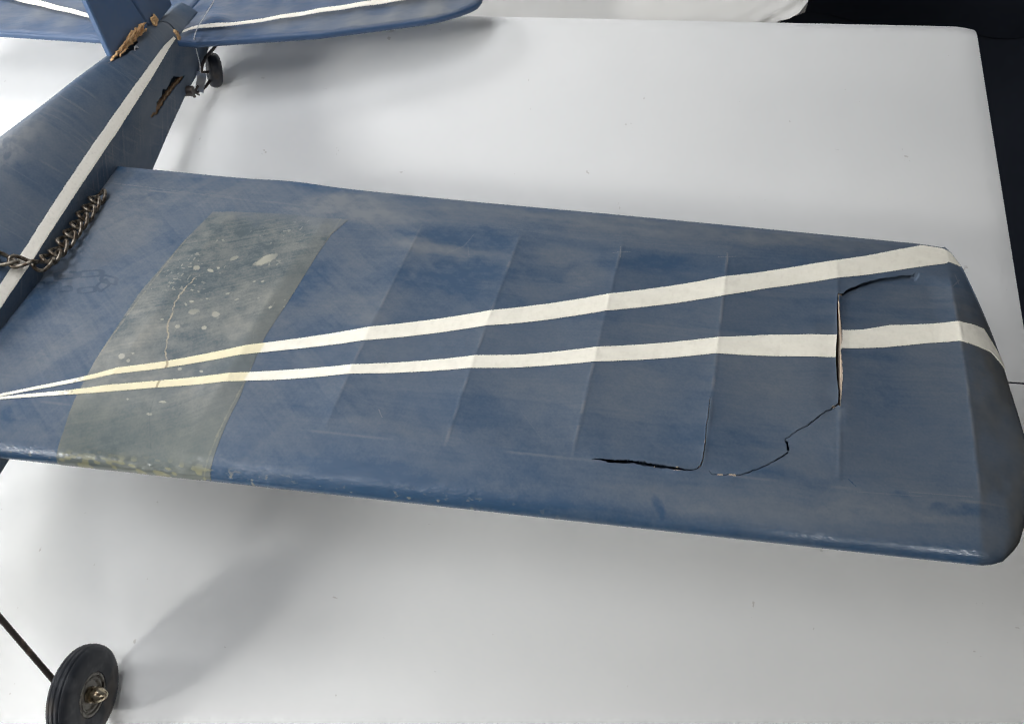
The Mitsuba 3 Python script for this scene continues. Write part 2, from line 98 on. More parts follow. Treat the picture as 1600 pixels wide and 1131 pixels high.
PATCH_SPOTS = [(0.126,0.188,82.373,73.006,175.204,-145.069),(0.081,0.168,335.989,179.547,125.514,-402.219),(0.092,0.168,339.739,106.966,-47.734,-646.229),(0.102,0.184,203.21,188.056,383.642,-281.244),(0.1,0.129,218.695,153.273,170.927,-315.933),(0.116,0.13,315.915,165.561,69.799,-330.88),(0.096,0.114,400.031,285.406,268.792,-496.627),(0.114,0.117,440.919,307.289,242.24,-499.273),(0.083,0.117,707.388,389.339,245.988,-842.35),(0.094,0.137,515.534,277.229,215.415,-796.726),(0.073,0.082,266.933,334.805,252.478,-205.481),(0.079,0.08,469.462,574.586,526.69,-340.144),(0.079,0.086,733.628,408.599,270.902,-927.274),(0.089,0.147,853.697,458.685,274.172,-967.282),(0.094,0.147,1020.943,545.221,299.696,-1107.522),(0.092,0.133,1036.775,560.24,315.861,-1151.335),(0.115,0.15,444.85,378.151,626.063,-692.047),(0.151,0.143,536.689,555.263,760.415,-457.504),(0.115,0.082,615.17,328.668,186.737,-875.097),(0.13,0.083,712.25,372.899,177.571,-966.601),(0.113,0.046,504.913,214.223,126.454,-1042.525),(0.091,0.134,1036.83,560.606,342.004,-1237.794),(0.103,0.142,816.436,432.377,299.118,-1216.049),(0.124,0.146,447.77,377.432,693.557,-810.066),(0.095,0.077,729.734,399.153,244.9,-963.155),(0.094,0.053,1101.023,642.835,311.541,-1338.764),(0.104,0.067,729.41,424.969,227.701,-944.755),(0.117,0.056,368.251,208.655,221.074,-995.413),(0.096,0.172,663.151,346.908,195.071,-722.203),(0.134,0.166,590.996,478.222,602.769,-719.589),(0.128,0.165,589.031,481.379,772.996,-892.88)]
IMPRINT = [(-0.008,0.14,101.213,74.179,71.455,-235.77),(0.008,0.146,92.605,64.356,106.011,-251.945),(0.024,0.144,142.254,63.368,-4.444,-264.142),(0.023,0.138,125.953,171.794,207.555,-76.772),(0.015,0.131,129.343,94.829,127.97,-280.644),(-0.02,0.127,237.315,167.806,56.114,-255.651),(-0.01,0.129,160.415,101.032,33.837,-270.352),(-0,0.128,182.434,133.039,120.248,-321.304)]
PATCH_CRACK = [(0.0856,0.1592),(0.0841,0.1528),(0.0831,0.1466),(0.0837,0.1322),(0.0868,0.1239),(0.0885,0.1142),(0.0931,0.1068),(0.0986,0.0929),(0.101,0.0894),(0.1053,0.0835),(0.107,0.0673),(0.1132,0.0462),(0.1241,0.0252)]
SCRATCHES = [((0.5299, 0.0947),(0.5341, 0.0912),-0.5),((0.2661, 0.2486),(0.2623, 0.2344),0.5),((0.2623, 0.2344),(0.2523, 0.2239),0.4),((0.2647, 0.2364),(0.2694, 0.2235),0.35),((0.3701, 0.2494),(0.3821, 0.253),0.6),((0.3744, 0.2574),(0.3759, 0.2454),0.6),((0.4437, 0.2609),(0.456, 0.2644),0.6),((0.4496, 0.267),(0.4507, 0.2565),0.5),((0.2525, 0.0808),(0.2564, 0.0758),0.6),((0.2284, 0.1456),(0.2262, 0.1334),0.35),((0.6061, 0.2737),(0.6011, 0.2659),0.6),((0.6038, 0.2787),(0.6052, 0.2695),0.5),((-0.0454, 0.2462),(-0.0022, 0.2476),0.5),((-0.0022, 0.2476),(0.0489, 0.2483),0.35),((-0.0503, 0.2729),(-0.0438, 0.2447),0.7),((0.0426, 0.2495),(0.0648, 0.2501),0.4),((0.3323, 0.2112),(0.3534, 0.2076),0.15),((0.5352, 0.088),(0.5692, 0.0928),0.2),((0.5625, 0.094),(0.5962, 0.0985),0.25),((0.479, 0.2509),(0.5047, 0.2601),0.12),((0.2425, 0.2588),(0.3215, 0.2603),0.15),((0.3408, 0.2602),(0.4331, 0.2687),0.15),((0.2178, 0.092),(0.2556, 0.0815),0.1),((0.3374, 0.0999),(0.357, 0.0806),0.1)]
PALE_SPOTS = [(0.4226,0.0789,0.0010),(0.4357,0.0794,0.0020),(0.4490,0.1008,0.0010),(0.4599,0.0815,0.0015),(0.4666,0.0826,0.0020),(0.5216,0.1423,0.0010)]

# ------------------------------------------------------------------ materials
def pick(c): return mi.Color3f(*c)
BLUE, DUST, BROWN = (0.029, 0.066, 0.125), (0.158, 0.172, 0.184), (0.120, 0.112, 0.094)
X0, DIH, RIB = 0.087, 0.0464, 0.075
TE0, TE8, LE8 = 0.27131, 0.30789, 0.064295
SPAN = 0.600

def mix1(a, b, t): return a * (1 - t) + b * t
def blobs(u, y, rows):
    t = mi.Float(0)
    for cu, cy, a, b, c, d, w in rows:
        du, dy = u - cu, y - cy
        q = dr.square(a * du + b * dy) + dr.square(c * du + d * dy)
        t += w * dr.exp(-q * q * 0.7)
    return t
def seg_dist(u, y, pts):
    best = mi.Float(9)
    for (ax, ay), (bx, by) in zip(pts[:-1], pts[1:]):
        ex, ey = bx - ax, by - ay
        h = dr.clip(((u - ax) * ex + (y - ay) * ey) / (ex * ex + ey * ey), 0, 1)
        best = dr.minimum(best, dr.square(u - ax - h * ex) + dr.square(y - ay - h * ey))
    return dr.sqrt(best)
def wing_uv(p):
    x, y, z = unpose(p)
    return (x - X0) * math.cos(DIH) + z * math.sin(DIH), y
def wing_v(u, y):
    k = u / SPAN
    le = LE8 * k; te = TE0 + (TE8 - TE0) * k
    return (y - le) / (te - le)

def strokes(u, y, ang, fine=1.0):
    """fine brush marks along one direction"""
    c, s = math.cos(ang), math.sin(ang)
    a, b = c * u + s * y, -s * u + c * y
    b = b + 0.006 * (noise(a * 30, b * 18) - 0.5)
    return 0.6 * noise(a * 26, b * 620 * fine) + 0.4 * noise(a * 55 + 7, b * 1150 * fine)
def wipes(u, y, ang, along, across, lo, hi, seed):
    """cloth-wiped strokes with fairly crisp sides"""
    c, s = math.cos(ang), math.sin(ang)
    a, b = c * u + s * y, -s * u + c * y
    b = b + 0.010 * (noise(a * 14 + seed, b * 12) - 0.5) + 0.0016 * (noise(a * 160, b * 160) - 0.5)
    return smoothstep(lo, hi, 0.75 * noise(a * along + seed, b * across + seed) + 0.25 * noise(a * along * 2.1, b * across * 3.3 + seed))
def wing_dust(u, y):
    wu = u + 0.016 * (fbm(u * 45, y * 45) - 0.5)
    wy = y + 0.016 * (fbm(u * 45 + 40, y * 45 + 9) - 0.5)
    v = wing_v(u, y)
    root = smoothstep(0.30, 0.12, u)
    t = 0.42 + 0.36 * (fbm(u * 8, y * 11, octaves=5) - 0.5) + 0.20 * (fbm(u * 110, y * 150, octaves=4) - 0.5)
    wa = wipes(u, y, 0.10, 7.0, 52.0, 0.50, 0.60, 3.0)
    wb = wipes(u, y, -0.62, 10.0, 60.0, 0.52, 0.60, 11.0)
    wc = wipes(u, y, 1.05, 12.0, 70.0, 0.50, 0.58, 23.0)
    t -= 0.13 * wa * (1 - 0.5 * root) + 0.10 * wb * smoothstep(0.50, 0.15, u) + 0.11 * wc * root
    t += 0.11 * (strokes(u, y, 0.10) - 0.5) + (0.05 + 0.12 * root) * (strokes(u, y, -0.62) - 0.5) + 0.09 * root * (strokes(u, y, 1.05) - 0.5)
    t += 0.10 * smoothstep(0.82, 0.90, v)
    grain = 0.35 + 1.3 * fbm(u * 170, y * 260, octaves=4)
    t += (0.40 * blobs(wu, wy, WING_DUST) - 0.38 * blobs(wu, wy, WING_CLEAN)) * grain
    sc = mi.Float(0)
    for a, b, g in SCRATCHES: sc += g * smoothstep(0.00055, 0.00015, seg_dist(u, y, [a, b]) + 0.0002 * noise(u * 900, y * 900))
    t += sc
    f = dr.abs(u / RIB + 0.5 - dr.floor(u / RIB + 0.5) - 0.5) * RIB
    crease = smoothstep(0.0016, 0.0003, f) * smoothstep(0.11, 0.16, v) * smoothstep(0.88, 0.84, v) * noise(u * 90, y * 70) * smoothstep(0.1, 0.2, u)
    t += 0.36 * crease * smoothstep(0.25, 0.6, noise(y * 110, u * 40))
    t += 0.24 * smoothstep(0.0014, 0.0002, dr.abs(v - 0.13) * 0.26) * smoothstep(0.3, 0.7, noise(u * 40, 3.0))
    t += 0.30 * smoothstep(0.0014, 0.0002, dr.abs(v - 0.90) * 0.26) * smoothstep(0.20, 0.08, u) * noise(u * 80, 7.0)
    t -= 0.35 * smoothstep(0.05, 0.0, v)
    t += 0.16 * (fbm(u * 900, y * 900, octaves=2) - 0.5)
    return t
def imprint(u, y):
    w = mi.Float(0)
    for cu, cy, a, b, c, d in IMPRINT:
        du, dy = u - cu, y - cy
        q = dr.sqrt(dr.sqrt(dr.power(dr.abs(a * du + b * dy), 4) + dr.power(dr.abs(c * du + d * dy), 4)))
        w = dr.maximum(w, smoothstep(0.34, 0.12, dr.abs(q - 0.85)))
    return w
def wing_color(p, n, uv):
    u, y = wing_uv(p)
    t = dr.clip(wing_dust(u, y), 0.0, 0.9)
    w = imprint(u, y) * (0.35 + 0.65 * noise(u * 160, y * 160))
    c = mix(mix(BLUE, DUST, t), (0.030, 0.056, 0.098), 0.80 * w)
    tip = smoothstep(0.598, 0.602, u + 0.002 * (noise(y * 120, 1.5) - 0.5)) 
    tb = tip * (0.25 + 0.45 * smoothstep(0.3, 0.7, fbm(u * 90, y * 45 + 5)) + 0.45 * smoothstep(0.608, 0.626, u + 0.010 * (fbm(u * 120, y * 60) - 0.5))) * smoothstep(0.275, 0.235, y)
    c = mix(c, mix((0.052, 0.064, 0.076), BROWN, fbm(u * 140 + 4, y * 90, octaves=4)), dr.minimum(0.9 * tb, 0.9))
    edge = smoothstep(0.03, -0.005, wing_v(u, y)) 
    chip = edge * smoothstep(0.70, 0.78, fbm(u * 230, y * 500 + 3)) * smoothstep(0.42, 0.25, u)
    return mix(c, (0.33, 0.31, 0.22), 0.6 * chip)
def wing_rough(p, n, uv):
    u, y = wing_uv(p)
    v = wing_v(u, y)
    gloss = smoothstep(0.045, 0.012, v)
    return dr.clip(0.58 - 0.26 * gloss + 0.16 * (fbm(u * 120, y * 200) - 0.5) + 0.10 * (noise(u * 700, y * 1100) - 0.5), 0.24, 0.75)
def wing_bump(p, n, uv):
    u, y = wing_uv(p)
    f = dr.abs(u / RIB + 0.5 - dr.floor(u / RIB + 0.5) - 0.5) * RIB
    ridge = smoothstep(0.0024, 0.0, f) * smoothstep(0.13, 0.17, wing_v(u, y)) * smoothstep(0.88, 0.84, wing_v(u, y)) * smoothstep(0.02, 0.05, u)
    return 0.00018 * ridge + fbm(u * 330, y * 520) * 0.00010 + noise(u * 1500, y * 1500) * 0.00003 + 0.00022 * fbm(u * 420, y * 700) * smoothstep(0.10, 0.0, wing_v(u, y))
def paint(name, color, rough, bump=None, spec=0.5, eps=4e-4, coat=None):
    b = {'type': 'principled', 'base_color': proc(color) if callable(color) else {'type': 'rgb', 'value': list(color)},
         'roughness': proc(rough) if callable(rough) else rough, 'specular': spec}
    if coat: b.update(clearcoat=proc(coat) if callable(coat) else coat, clearcoat_gloss=0.93)
    if bump: b = {'type': 'bumpmap', 'arbitrary': proc(bump, eps=eps), 'scale': 1.0, 'bsdf': b}
    scene[name] = {'type': 'twosided', 'bsdf': b}
def wing_coat(p, n, uv):
    u, y = wing_uv(p)
    return smoothstep(0.050, 0.015, wing_v(u, y)) * smoothstep(0.34, 0.58, fbm(u * 70, y * 160, octaves=3)) * (1 - 0.75 * smoothstep(0.16, 0.22, u) * smoothstep(0.46, 0.40, u))
paint('wing_cloth', wing_color, wing_rough, wing_bump, spec=0.42, coat=wing_coat)

def body_dust(x, y, z):
    k = z * 0.8 + x * 0.6
    t = 0.42 + 0.75 * (fbm(y * 17 + 3, x * 22, z * 24, octaves=5) - 0.5) + 0.30 * (fbm(y * 80 + x * 50, z * 110 + x * 40, 6.0, octaves=4) - 0.5)
    t -= 0.08 * wipes(y, k, 0.75, 14.0, 60.0, 0.45, 0.60, 5.0) + 0.06 * wipes(y, k, -0.5, 12.0, 70.0, 0.48, 0.62, 17.0)
    t += (0.16 * (strokes(y, k, 0.75) - 0.5) + 0.12 * (strokes(y, k, -0.5) - 0.5)) * smoothstep(0.45, 0.65, noise(y * 30 + 4, x * 40, z * 30))
    t += 0.24 * smoothstep(0.62, 0.84, strokes(y, k, 0.75)) * smoothstep(0.42, 0.62, noise(y * 34, x * 50, z * 40)) + 0.20 * smoothstep(0.64, 0.86, strokes(y, k, -0.9, 0.8)) * smoothstep(0.45, 0.65, noise(y * 26 + 9, x * 44, z * 40))
    t += 0.55 * smoothstep(0.020, 0.0, dr.abs(x)) * smoothstep(0.35, 0.22, y) * smoothstep(0.20, 0.75, fbm(y * 70, x * 120))
    t += 0.10 * smoothstep(0.01, -0.02, z) * smoothstep(0.38, 0.44, y)
    return t + 0.14 * (noise(x * 900, y * 900, z * 900) - 0.5)
def body_color(p, n, uv):
    x, y, z = unpose(p)
    c = mix(BLUE, DUST, dr.clip(body_dust(x, y, z), 0.0, 0.85))
    q = dr.exp(-dr.square((y - 0.208) / 0.026) - dr.square((x - 0.004) / 0.012)) * (0.35 + 0.65 * smoothstep(0.25, 0.75, fbm(y * 160 + x * 120, x * 200, 4.0, octaves=4)))
    return mix(c, (0.34, 0.33, 0.30), 0.62 * q)
def body_rough(p, n, uv):
    x, y, z = unpose(p)
    return 0.50 + 0.2 * fbm(y * 90, x * 90, z * 90)
def body_bump(p, n, uv):
    return fbm(p.x * 330, p.y * 330, p.z * 330) * 0.00013
paint('body_cloth', body_color, body_rough, body_bump, spec=0.35)
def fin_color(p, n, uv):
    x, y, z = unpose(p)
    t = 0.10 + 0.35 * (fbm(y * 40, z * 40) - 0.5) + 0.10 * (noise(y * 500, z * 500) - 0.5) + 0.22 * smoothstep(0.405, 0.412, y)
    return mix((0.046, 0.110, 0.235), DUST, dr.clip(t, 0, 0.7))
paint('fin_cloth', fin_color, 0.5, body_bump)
def stab_color(p, n, uv):
    x, y, z = unpose(p)
    wx, wy = x + 0.02 * (fbm(x * 40, y * 40) - 0.5), y + 0.02 * (fbm(x * 40 + 8, y * 40) - 0.5)
    t = 0.42 + 1.9 * (fbm(wx * 17, wy * 34 - wx * 10, 4.0, octaves=5) - 0.47) + 0.22 * (strokes(x, y, 0.35) - 0.5) + 0.15 * (strokes(x, y, 0.9) - 0.5)
    t = t * smoothstep(0.0140, 0.0175, z)
    return mix((0.036, 0.080, 0.168), (0.215, 0.225, 0.23), dr.clip(t, 0.02, 0.85))
paint('stab_cloth', stab_color, 0.48, body_bump)

def stripe_color(p, n, uv):
    u, y = wing_uv(p)
    inside = smoothstep(0.0545, 0.0565, u + 0.004 * (noise(y * 300, 2.0) - 0.5)) * smoothstep(0.1625, 0.1600, u)
    c = mix((0.85, 0.815, 0.70), (0.75, 0.68, 0.46), inside)
    d = fbm(u * 420, y * 300, octaves=4)
    c = mix(c, (0.50, 0.46, 0.35), 0.13 * smoothstep(0.45, 0.85, d)) * (0.97 + 0.04 * noise(u * 900, y * 900))
    c = mix(c, (0.30, 0.24, 0.14), 0.8 * inside * smoothstep(0.0012, 0.0004, seg_dist(u, y, PATCH_CRACK)))
    c = mix(c, (0.35, 0.30, 0.2), 0.55 * smoothstep(0.0575, 0.0555, u) * smoothstep(0.045, 0.053, u) * smoothstep(0.45, 0.65, noise(u * 700, y * 700)))
    return c * (0.97 + 0.06 * noise(u * 60, y * 200))
paint('stripe_paint', stripe_color, 0.55, wing_bump)
def body_stripe_color(p, n, uv):
    d = fbm(p.x * 600, p.y * 600, p.z * 600, octaves=4)
    return mix((0.87, 0.83, 0.73), (0.55, 0.52, 0.45), 0.22 * smoothstep(0.48, 0.80, d))
paint('body_stripe_paint', body_stripe_color, 0.6, body_bump)

def patch_color(p, n, uv):
    u, y = wing_uv(p)
    wu, wy = u + 0.02 * (fbm(u * 40, y * 40) - 0.5), y + 0.02 * (fbm(u * 40 + 7, y * 40) - 0.5)
    f = fbm(wu * 26, wy * 32, octaves=4)
    g = fbm(u * 130, y * 160, octaves=4)
    t = dr.clip(1.5 * (f - 0.5) + 0.52 + 0.7 * (g - 0.5) + 0.35 * (strokes(u, y, 0.5) - 0.5) + 0.25 * (noise(u * 1000, y * 1000) - 0.5), 0, 1)
    c = mix((0.072, 0.096, 0.108), (0.215, 0.217, 0.194), t)
    c = mix(c, (0.098, 0.112, 0.108), 0.55 * smoothstep(0.145, 0.149, u) * smoothstep(0.215, 0.17, y))
    low = smoothstep(0.075, 0.03, y)
    c = mix(c, mix((0.085, 0.108, 0.108), (0.130, 0.145, 0.128), t), 0.8 * low)
    e = dr.minimum(dr.abs(u - 0.0565), dr.abs(u - 0.1615))
    c = mix(c, (0.34, 0.30, 0.19), 0.45 * smoothstep(0.0014, 0.0003, e + 0.0010 * noise(y * 700, u * 300)) * (0.4 + 0.6 * noise(y * 120, 3.0)))
    sp = mi.Float(0)
    for cu, cy, a, b, g, d in PATCH_SPOTS:
        du, dy = u - cu, y - cy
        q = dr.sqrt(dr.square(a * du + b * dy) + dr.square(g * du + d * dy)) + 0.5 * (fbm(u * 420, y * 420) - 0.5)
        sp = dr.maximum(sp, smoothstep(1.1, 0.75, q))
    tiny = smoothstep(0.80, 0.84, noise(u * 520, y * 520)) * smoothstep(0.6, 0.75, fbm(u * 60 + 5, y * 60)) * smoothstep(0.10, 0.14, y)
    c = mix(c, mix((0.24, 0.24, 0.205), (0.40, 0.385, 0.31), noise(u * 130, y * 130)), 0.8 * dr.maximum(sp, 0.6 * tiny))
    c = mix(c, mix(BLUE, DUST, 0.55), 0.60 * smoothstep(0.216, 0.243, y + 0.020 * (fbm(u * 90, y * 90) - 0.5)))
    ck = seg_dist(u + 0.0022 * (fbm(u * 200, y * 300) - 0.5), y, PATCH_CRACK[:10])
    c = mix(c, (0.40, 0.34, 0.24), 0.75 * smoothstep(0.0010, 0.0003, ck + 0.0006 * noise(u * 900, y * 900)))
    cd = seg_dist(u, y, PATCH_CRACK[10:])
    c = mix(c, (0.07, 0.09, 0.10), 0.40 * smoothstep(0.0010, 0.0002, cd + 0.0008 * noise(u * 500, y * 500)))
    le = smoothstep(0.035, 0.0, wing_v(u, y))
    c = mix(c, (0.30, 0.28, 0.15), 0.55 * le * smoothstep(0.55, 0.68, noise(u * 260, y * 700)))
    return c
def patch_rough(p, n, uv):
    u, y = wing_uv(p)
    return 0.48 - 0.22 * smoothstep(0.06, 0.01, wing_v(u, y)) + 0.25 * (fbm(u * 200, y * 300) - 0.5)
def patch_bump(p, n, uv):
    u, y = wing_uv(p)
    return fbm(u * 330, y * 420) * 0.00018 + 0.0004 * fbm(u * 90, y * 90)
paint('patch_cloth', patch_color, patch_rough, patch_bump, spec=0.4, coat=wing_coat)

def wood_color(p, n, uv):
    g = noise(p.x * 900 + p.z * 700, p.y * 90, p.z * 900)
    c = mix((0.52, 0.28, 0.11), (0.74, 0.50, 0.27), g)
    return mix(c, (0.20, 0.09, 0.035), 0.6 * smoothstep(0.54, 0.74, fbm(p.x * 260, p.y * 160, p.z * 260)))
paint('torn_wood', wood_color, 0.75)
paint('old_wood', lambda p, n, uv: mix((0.13, 0.075, 0.045), (0.40, 0.26, 0.15), fbm(p.x * 420, p.y * 160, p.z * 420)), 0.8)
def pale_wood(p, n, uv):
    g = noise(p.x * 900, p.y * 70, p.z * 600)
    return mix((0.58, 0.44, 0.32), (0.72, 0.60, 0.48), g)
paint('rib_wood', pale_wood, 0.7)
paint('inside_dark', (0.05, 0.045, 0.04), 0.9)
def rubber_color(p, n, uv):
    d = fbm(p.x * 120, p.y * 120, p.z * 120, octaves=4)
    c = mix((0.012, 0.015, 0.021), (0.036, 0.039, 0.045), smoothstep(0.42, 0.75, d))
    return mix(c, (0.075, 0.058, 0.042), 0.5 * smoothstep(0.55, 0.75, fbm(p.x * 70 + 3, p.y * 70, p.z * 70)))
paint('rubber', rubber_color, 0.55)
def rim_color(p, n, uv):
    return mix((0.20, 0.19, 0.17), (0.07, 0.06, 0.05), smoothstep(0.42, 0.68, fbm(p.x * 300, p.y * 300, p.z * 300)))
scene['rim_metal'] = {'type': 'twosided', 'bsdf': {'type': 'principled', 'base_color': proc(rim_color), 'metallic': 0.55, 'roughness': 0.48}}
def steel_color(p, n, uv):
    return mix((0.235, 0.205, 0.165), (0.075, 0.055, 0.038), smoothstep(0.36, 0.66, fbm(p.x * 420, p.y * 420, p.z * 420)))
scene['old_steel'] = {'type': 'twosided', 'bsdf': {'type': 'principled', 'base_color': proc(steel_color), 'metallic': 0.75, 'roughness': 0.40}}
scene['brass_nut'] = {'type': 'twosided', 'bsdf': {'type': 'principled', 'base_color': proc(lambda p, n, uv: mix((0.55, 0.47, 0.34), (0.15, 0.11, 0.07), smoothstep(0.45, 0.7, fbm(p.x * 500, p.y * 500, p.z * 500)))), 'metallic': 0.9, 'roughness': 0.28}}
scene['bright_metal'] = {'type': 'twosided', 'bsdf': {'type': 'principled', 'base_color': {'type': 'rgb', 'value': [0.80, 0.81, 0.82]}, 'metallic': 0.9, 'roughness': 0.30}}
def wire_color(p, n, uv):
    return mix((0.045, 0.038, 0.034), (0.14, 0.10, 0.08), smoothstep(0.5, 0.8, fbm(p.x * 240, p.y * 240, p.z * 240)))
scene['dark_wire'] = {'type': 'twosided', 'bsdf': {'type': 'principled', 'base_color': proc(wire_color), 'metallic': 0.4, 'roughness': 0.45}}
paint('thread_white', (0.55, 0.56, 0.58), 0.6)
def paper_color(p, n, uv):
    s = smoothstep(0.93, 0.95, noise(p.x * 85, p.y * 85)) * smoothstep(0.8, 0.9, noise(p.x * 420, p.y * 420))
    f = fbm(p.x * 5, p.y * 5)
    c = mix((0.772, 0.782, 0.772), (0.802, 0.802, 0.785), f)
    return mix(c, (0.45, 0.42, 0.38), 0.5 * s)
paint('paper', paper_color, 0.62, lambda p, n, uv: fbm(p.x * 900, p.y * 900) * 0.00004 + fbm(p.x * 7, p.y * 9) * 0.0016, spec=0.35)
paint('sheet_cloth', lambda p, n, uv: mix((0.80, 0.79, 0.75), (0.84, 0.83, 0.80), fbm(p.x * 30, p.z * 30)), 0.85, lambda p, n, uv: noise(p.x * 700, p.y * 700, p.z * 700) * 0.00008)
paint('black_cloth', lambda p, n, uv: mix((0.065, 0.078, 0.105), (0.095, 0.110, 0.145), fbm(p.x * 9, p.y * 9, p.z * 9)), 0.9, spec=0.2)

# ------------------------------------------------------------------ the table, its two white sheets, the cloths behind
YAW = math.atan2(0.1513, 0.9885)
def local(v):
    v = np.asarray(v, float); c, s = math.cos(YAW), math.sin(YAW)
    return np.stack([c * v[..., 0] - s * v[..., 1], s * v[..., 0] + c * v[..., 1], v[..., 2]], -1)
def grid_solid(P, th_dir, th):
    """Closed thin solid from a grid of points P (n, m, 3) and its per-point back side."""
    n, m = P.shape[:2]
    Q = P + th_dir * th
    V = np.concatenate([P.reshape(-1, 3), Q.reshape(-1, 3)])
    i = np.arange(n * m).reshape(n, m); o = n * m
    F = []
    a, b, c, d = i[:-1, :-1].ravel(), i[1:, :-1].ravel(), i[1:, 1:].ravel(), i[:-1, 1:].ravel()
    F += [np.c_[a, b, c], np.c_[a, c, d], np.c_[a + o, c + o, b + o], np.c_[a + o, d + o, c + o]]
    for e in (i[0, ::-1], i[-1, :], i[:, 0], i[::-1, -1]):
        p, q = e[:-1], e[1:]
        F += [np.c_[q, p, p + o], np.c_[q, p + o, q + o]]
    return trimesh.Trimesh(V, np.concatenate(F), process=False)
A1 = 0.842
def sheet(b_arr, curl_at=None, r=0.025):
    """white sheet from a = -1.1 to its right edge; past curl_at it bends down over the far edge of the table"""
    rows = []
    for bb in b_arr:
        y, z, ny, nz = bb, 0.0, 0.0, 1.0
        if curl_at is not None and bb > curl_at:
            th = min((bb - curl_at) / r, math.pi / 2)
            rest = max(0.0, bb - curl_at - r * math.pi / 2)
            y = curl_at + r * math.sin(th); z = -r * (1 - math.cos(th)) - rest
            ny, nz = math.sin(th), math.cos(th)
        a1 = A1
        if curl_at is not None:
            t = np.clip((bb - (curl_at + 0.010)) / 0.010, 0, 1); a1 -= 0.003 * (1 - math.sqrt(max(0.0, 1 - t * t)))
        xs = np.concatenate([np.linspace(-1.1, a1 - 0.03, 80), a1 - 0.03 + 0.03 * np.sin(np.linspace(0, 1, 9)[1:] * math.pi / 2)])
        edge = np.clip((xs - (a1 - 0.02)) / 0.02, 0, 1)
        rows.append(np.stack([xs, np.full_like(xs, y) - 0.003 * edge**2 * ny, np.full_like(xs, z) - 0.0018 * edge**2 * nz], -1))
    return np.array(rows)
back = sheet(np.concatenate([np.linspace(0.1443, 0.50, 40), np.linspace(0.504, 0.62, 60)]), 0.509)
front = sheet(np.linspace(-0.95, 0.1426, 60))
def thin(P, th):
    gx = np.gradient(P, axis=1); gy = np.gradient(P, axis=0); n = np.cross(gx, gy); n /= np.linalg.norm(n, axis=-1, keepdims=True)
    return grid_solid(local(P), -local(n), th)
for nm, P, lb in (('white_sheet', back, 'smooth white sheet of the table behind the seam, curling down over the far table edge'),
                  ('white_sheet_001', front, 'smooth white sheet in front of the seam, under the front wheel')):
    m = thin(P, 0.0014); m.fix_normals()
    tag(obj(nm, m, 'paper', smooth=50), lb, 'white sheet')
def box(lo, hi):
    lo, hi = np.array(lo, float), np.array(hi, float)
    b = trimesh.creation.box(extents=hi - lo); b.apply_translation((lo + hi) / 2); return b
tb = box((-1.1, -0.95, -0.045), (0.800, 0.500, -0.0022)); tb.vertices = local(tb.vertices)
obj('table__top', tb, 'black_cloth', smooth=False)
for x, y in ((-1.0, -0.85), (0.70, -0.85), (-1.0, 0.40), (0.70, 0.40)):
    l = trimesh.creation.cylinder(0.022, 0.70, sections=20); l.apply_translation((x, y, -0.395)); l.vertices = local(l.vertices)
    obj('table__leg', l, 'black_cloth')
tag('table', 'black table under the white sheets, only its dark seam line showing', 'table')
fl = box((-4, -4, -0.80), (4, 4, -0.75)); tag(obj('floor', fl, 'black_cloth', smooth=False), 'black floor far below the table', kind='structure')
# black cloth hanging behind, in soft folds
xs, zs = np.meshgrid(np.linspace(-2.2, 2.6, 240), np.linspace(-0.74, 1.6, 30))
fold = 0.020 * np.sin(xs * 9 + 0.6 * np.sin(zs * 2.0)) + 0.012 * np.sin(xs * 23 + zs * 1.3)
P = np.stack([xs, 1.25 + fold, zs], -1)
m = thin(P, 0.002); m.fix_normals()
tag(obj('backdrop_cloth', m, 'black_cloth', smooth=60), 'dark navy black backdrop cloth hanging in folds behind the table', 'backdrop')
# white cloth hanging just behind the table, creased at its lower right corner
na, nz = 150, 60
a_ = np.linspace(0, 1, na)[None, :].repeat(nz, 0); h_ = np.linspace(0, 1, nz)[:, None].repeat(na, 1)
aa = -0.7 + 1.403 * a_; zz = -0.067 + 0.62 * h_**1.6
lo_edge = -0.094 + 0.0130 * np.clip((aa - 0.625) / 0.075, 0, 1)**1.3
zz = zz + (lo_edge + 0.067) * (1 - h_)**6
q_ = zz - lo_edge
corner = np.clip((aa - 0.50) / 0.192, 0, 1) * np.exp(-np.maximum(q_, 0) / 0.045)
bb = 0.59 + 0.0026 * corner * np.sin(q_ * 520 - (aa - 0.692) * 120) + 0.0012 * corner * np.sin(q_ * 1100 - (aa - 0.692) * 300 + 1.0) + 0.002 * np.sin(aa * 21 + zz * 8)
bb = bb + 0.012 * np.clip((0.010 - q_) / 0.010, 0, 1)**2 + 0.006 * np.clip((aa - 0.692) / 0.011, 0, 1)**2
bb = bb + 1.0 * np.maximum(zz + 0.09, 0)
P = np.stack([aa, bb, zz], -1)
m = thin(P, 0.006); m.fix_normals()
tag(obj('hanging_sheet', m, 'sheet_cloth', smooth=50), 'cream white cloth sloping up behind the far table edge, creased at its lower right corner', 'white cloth')

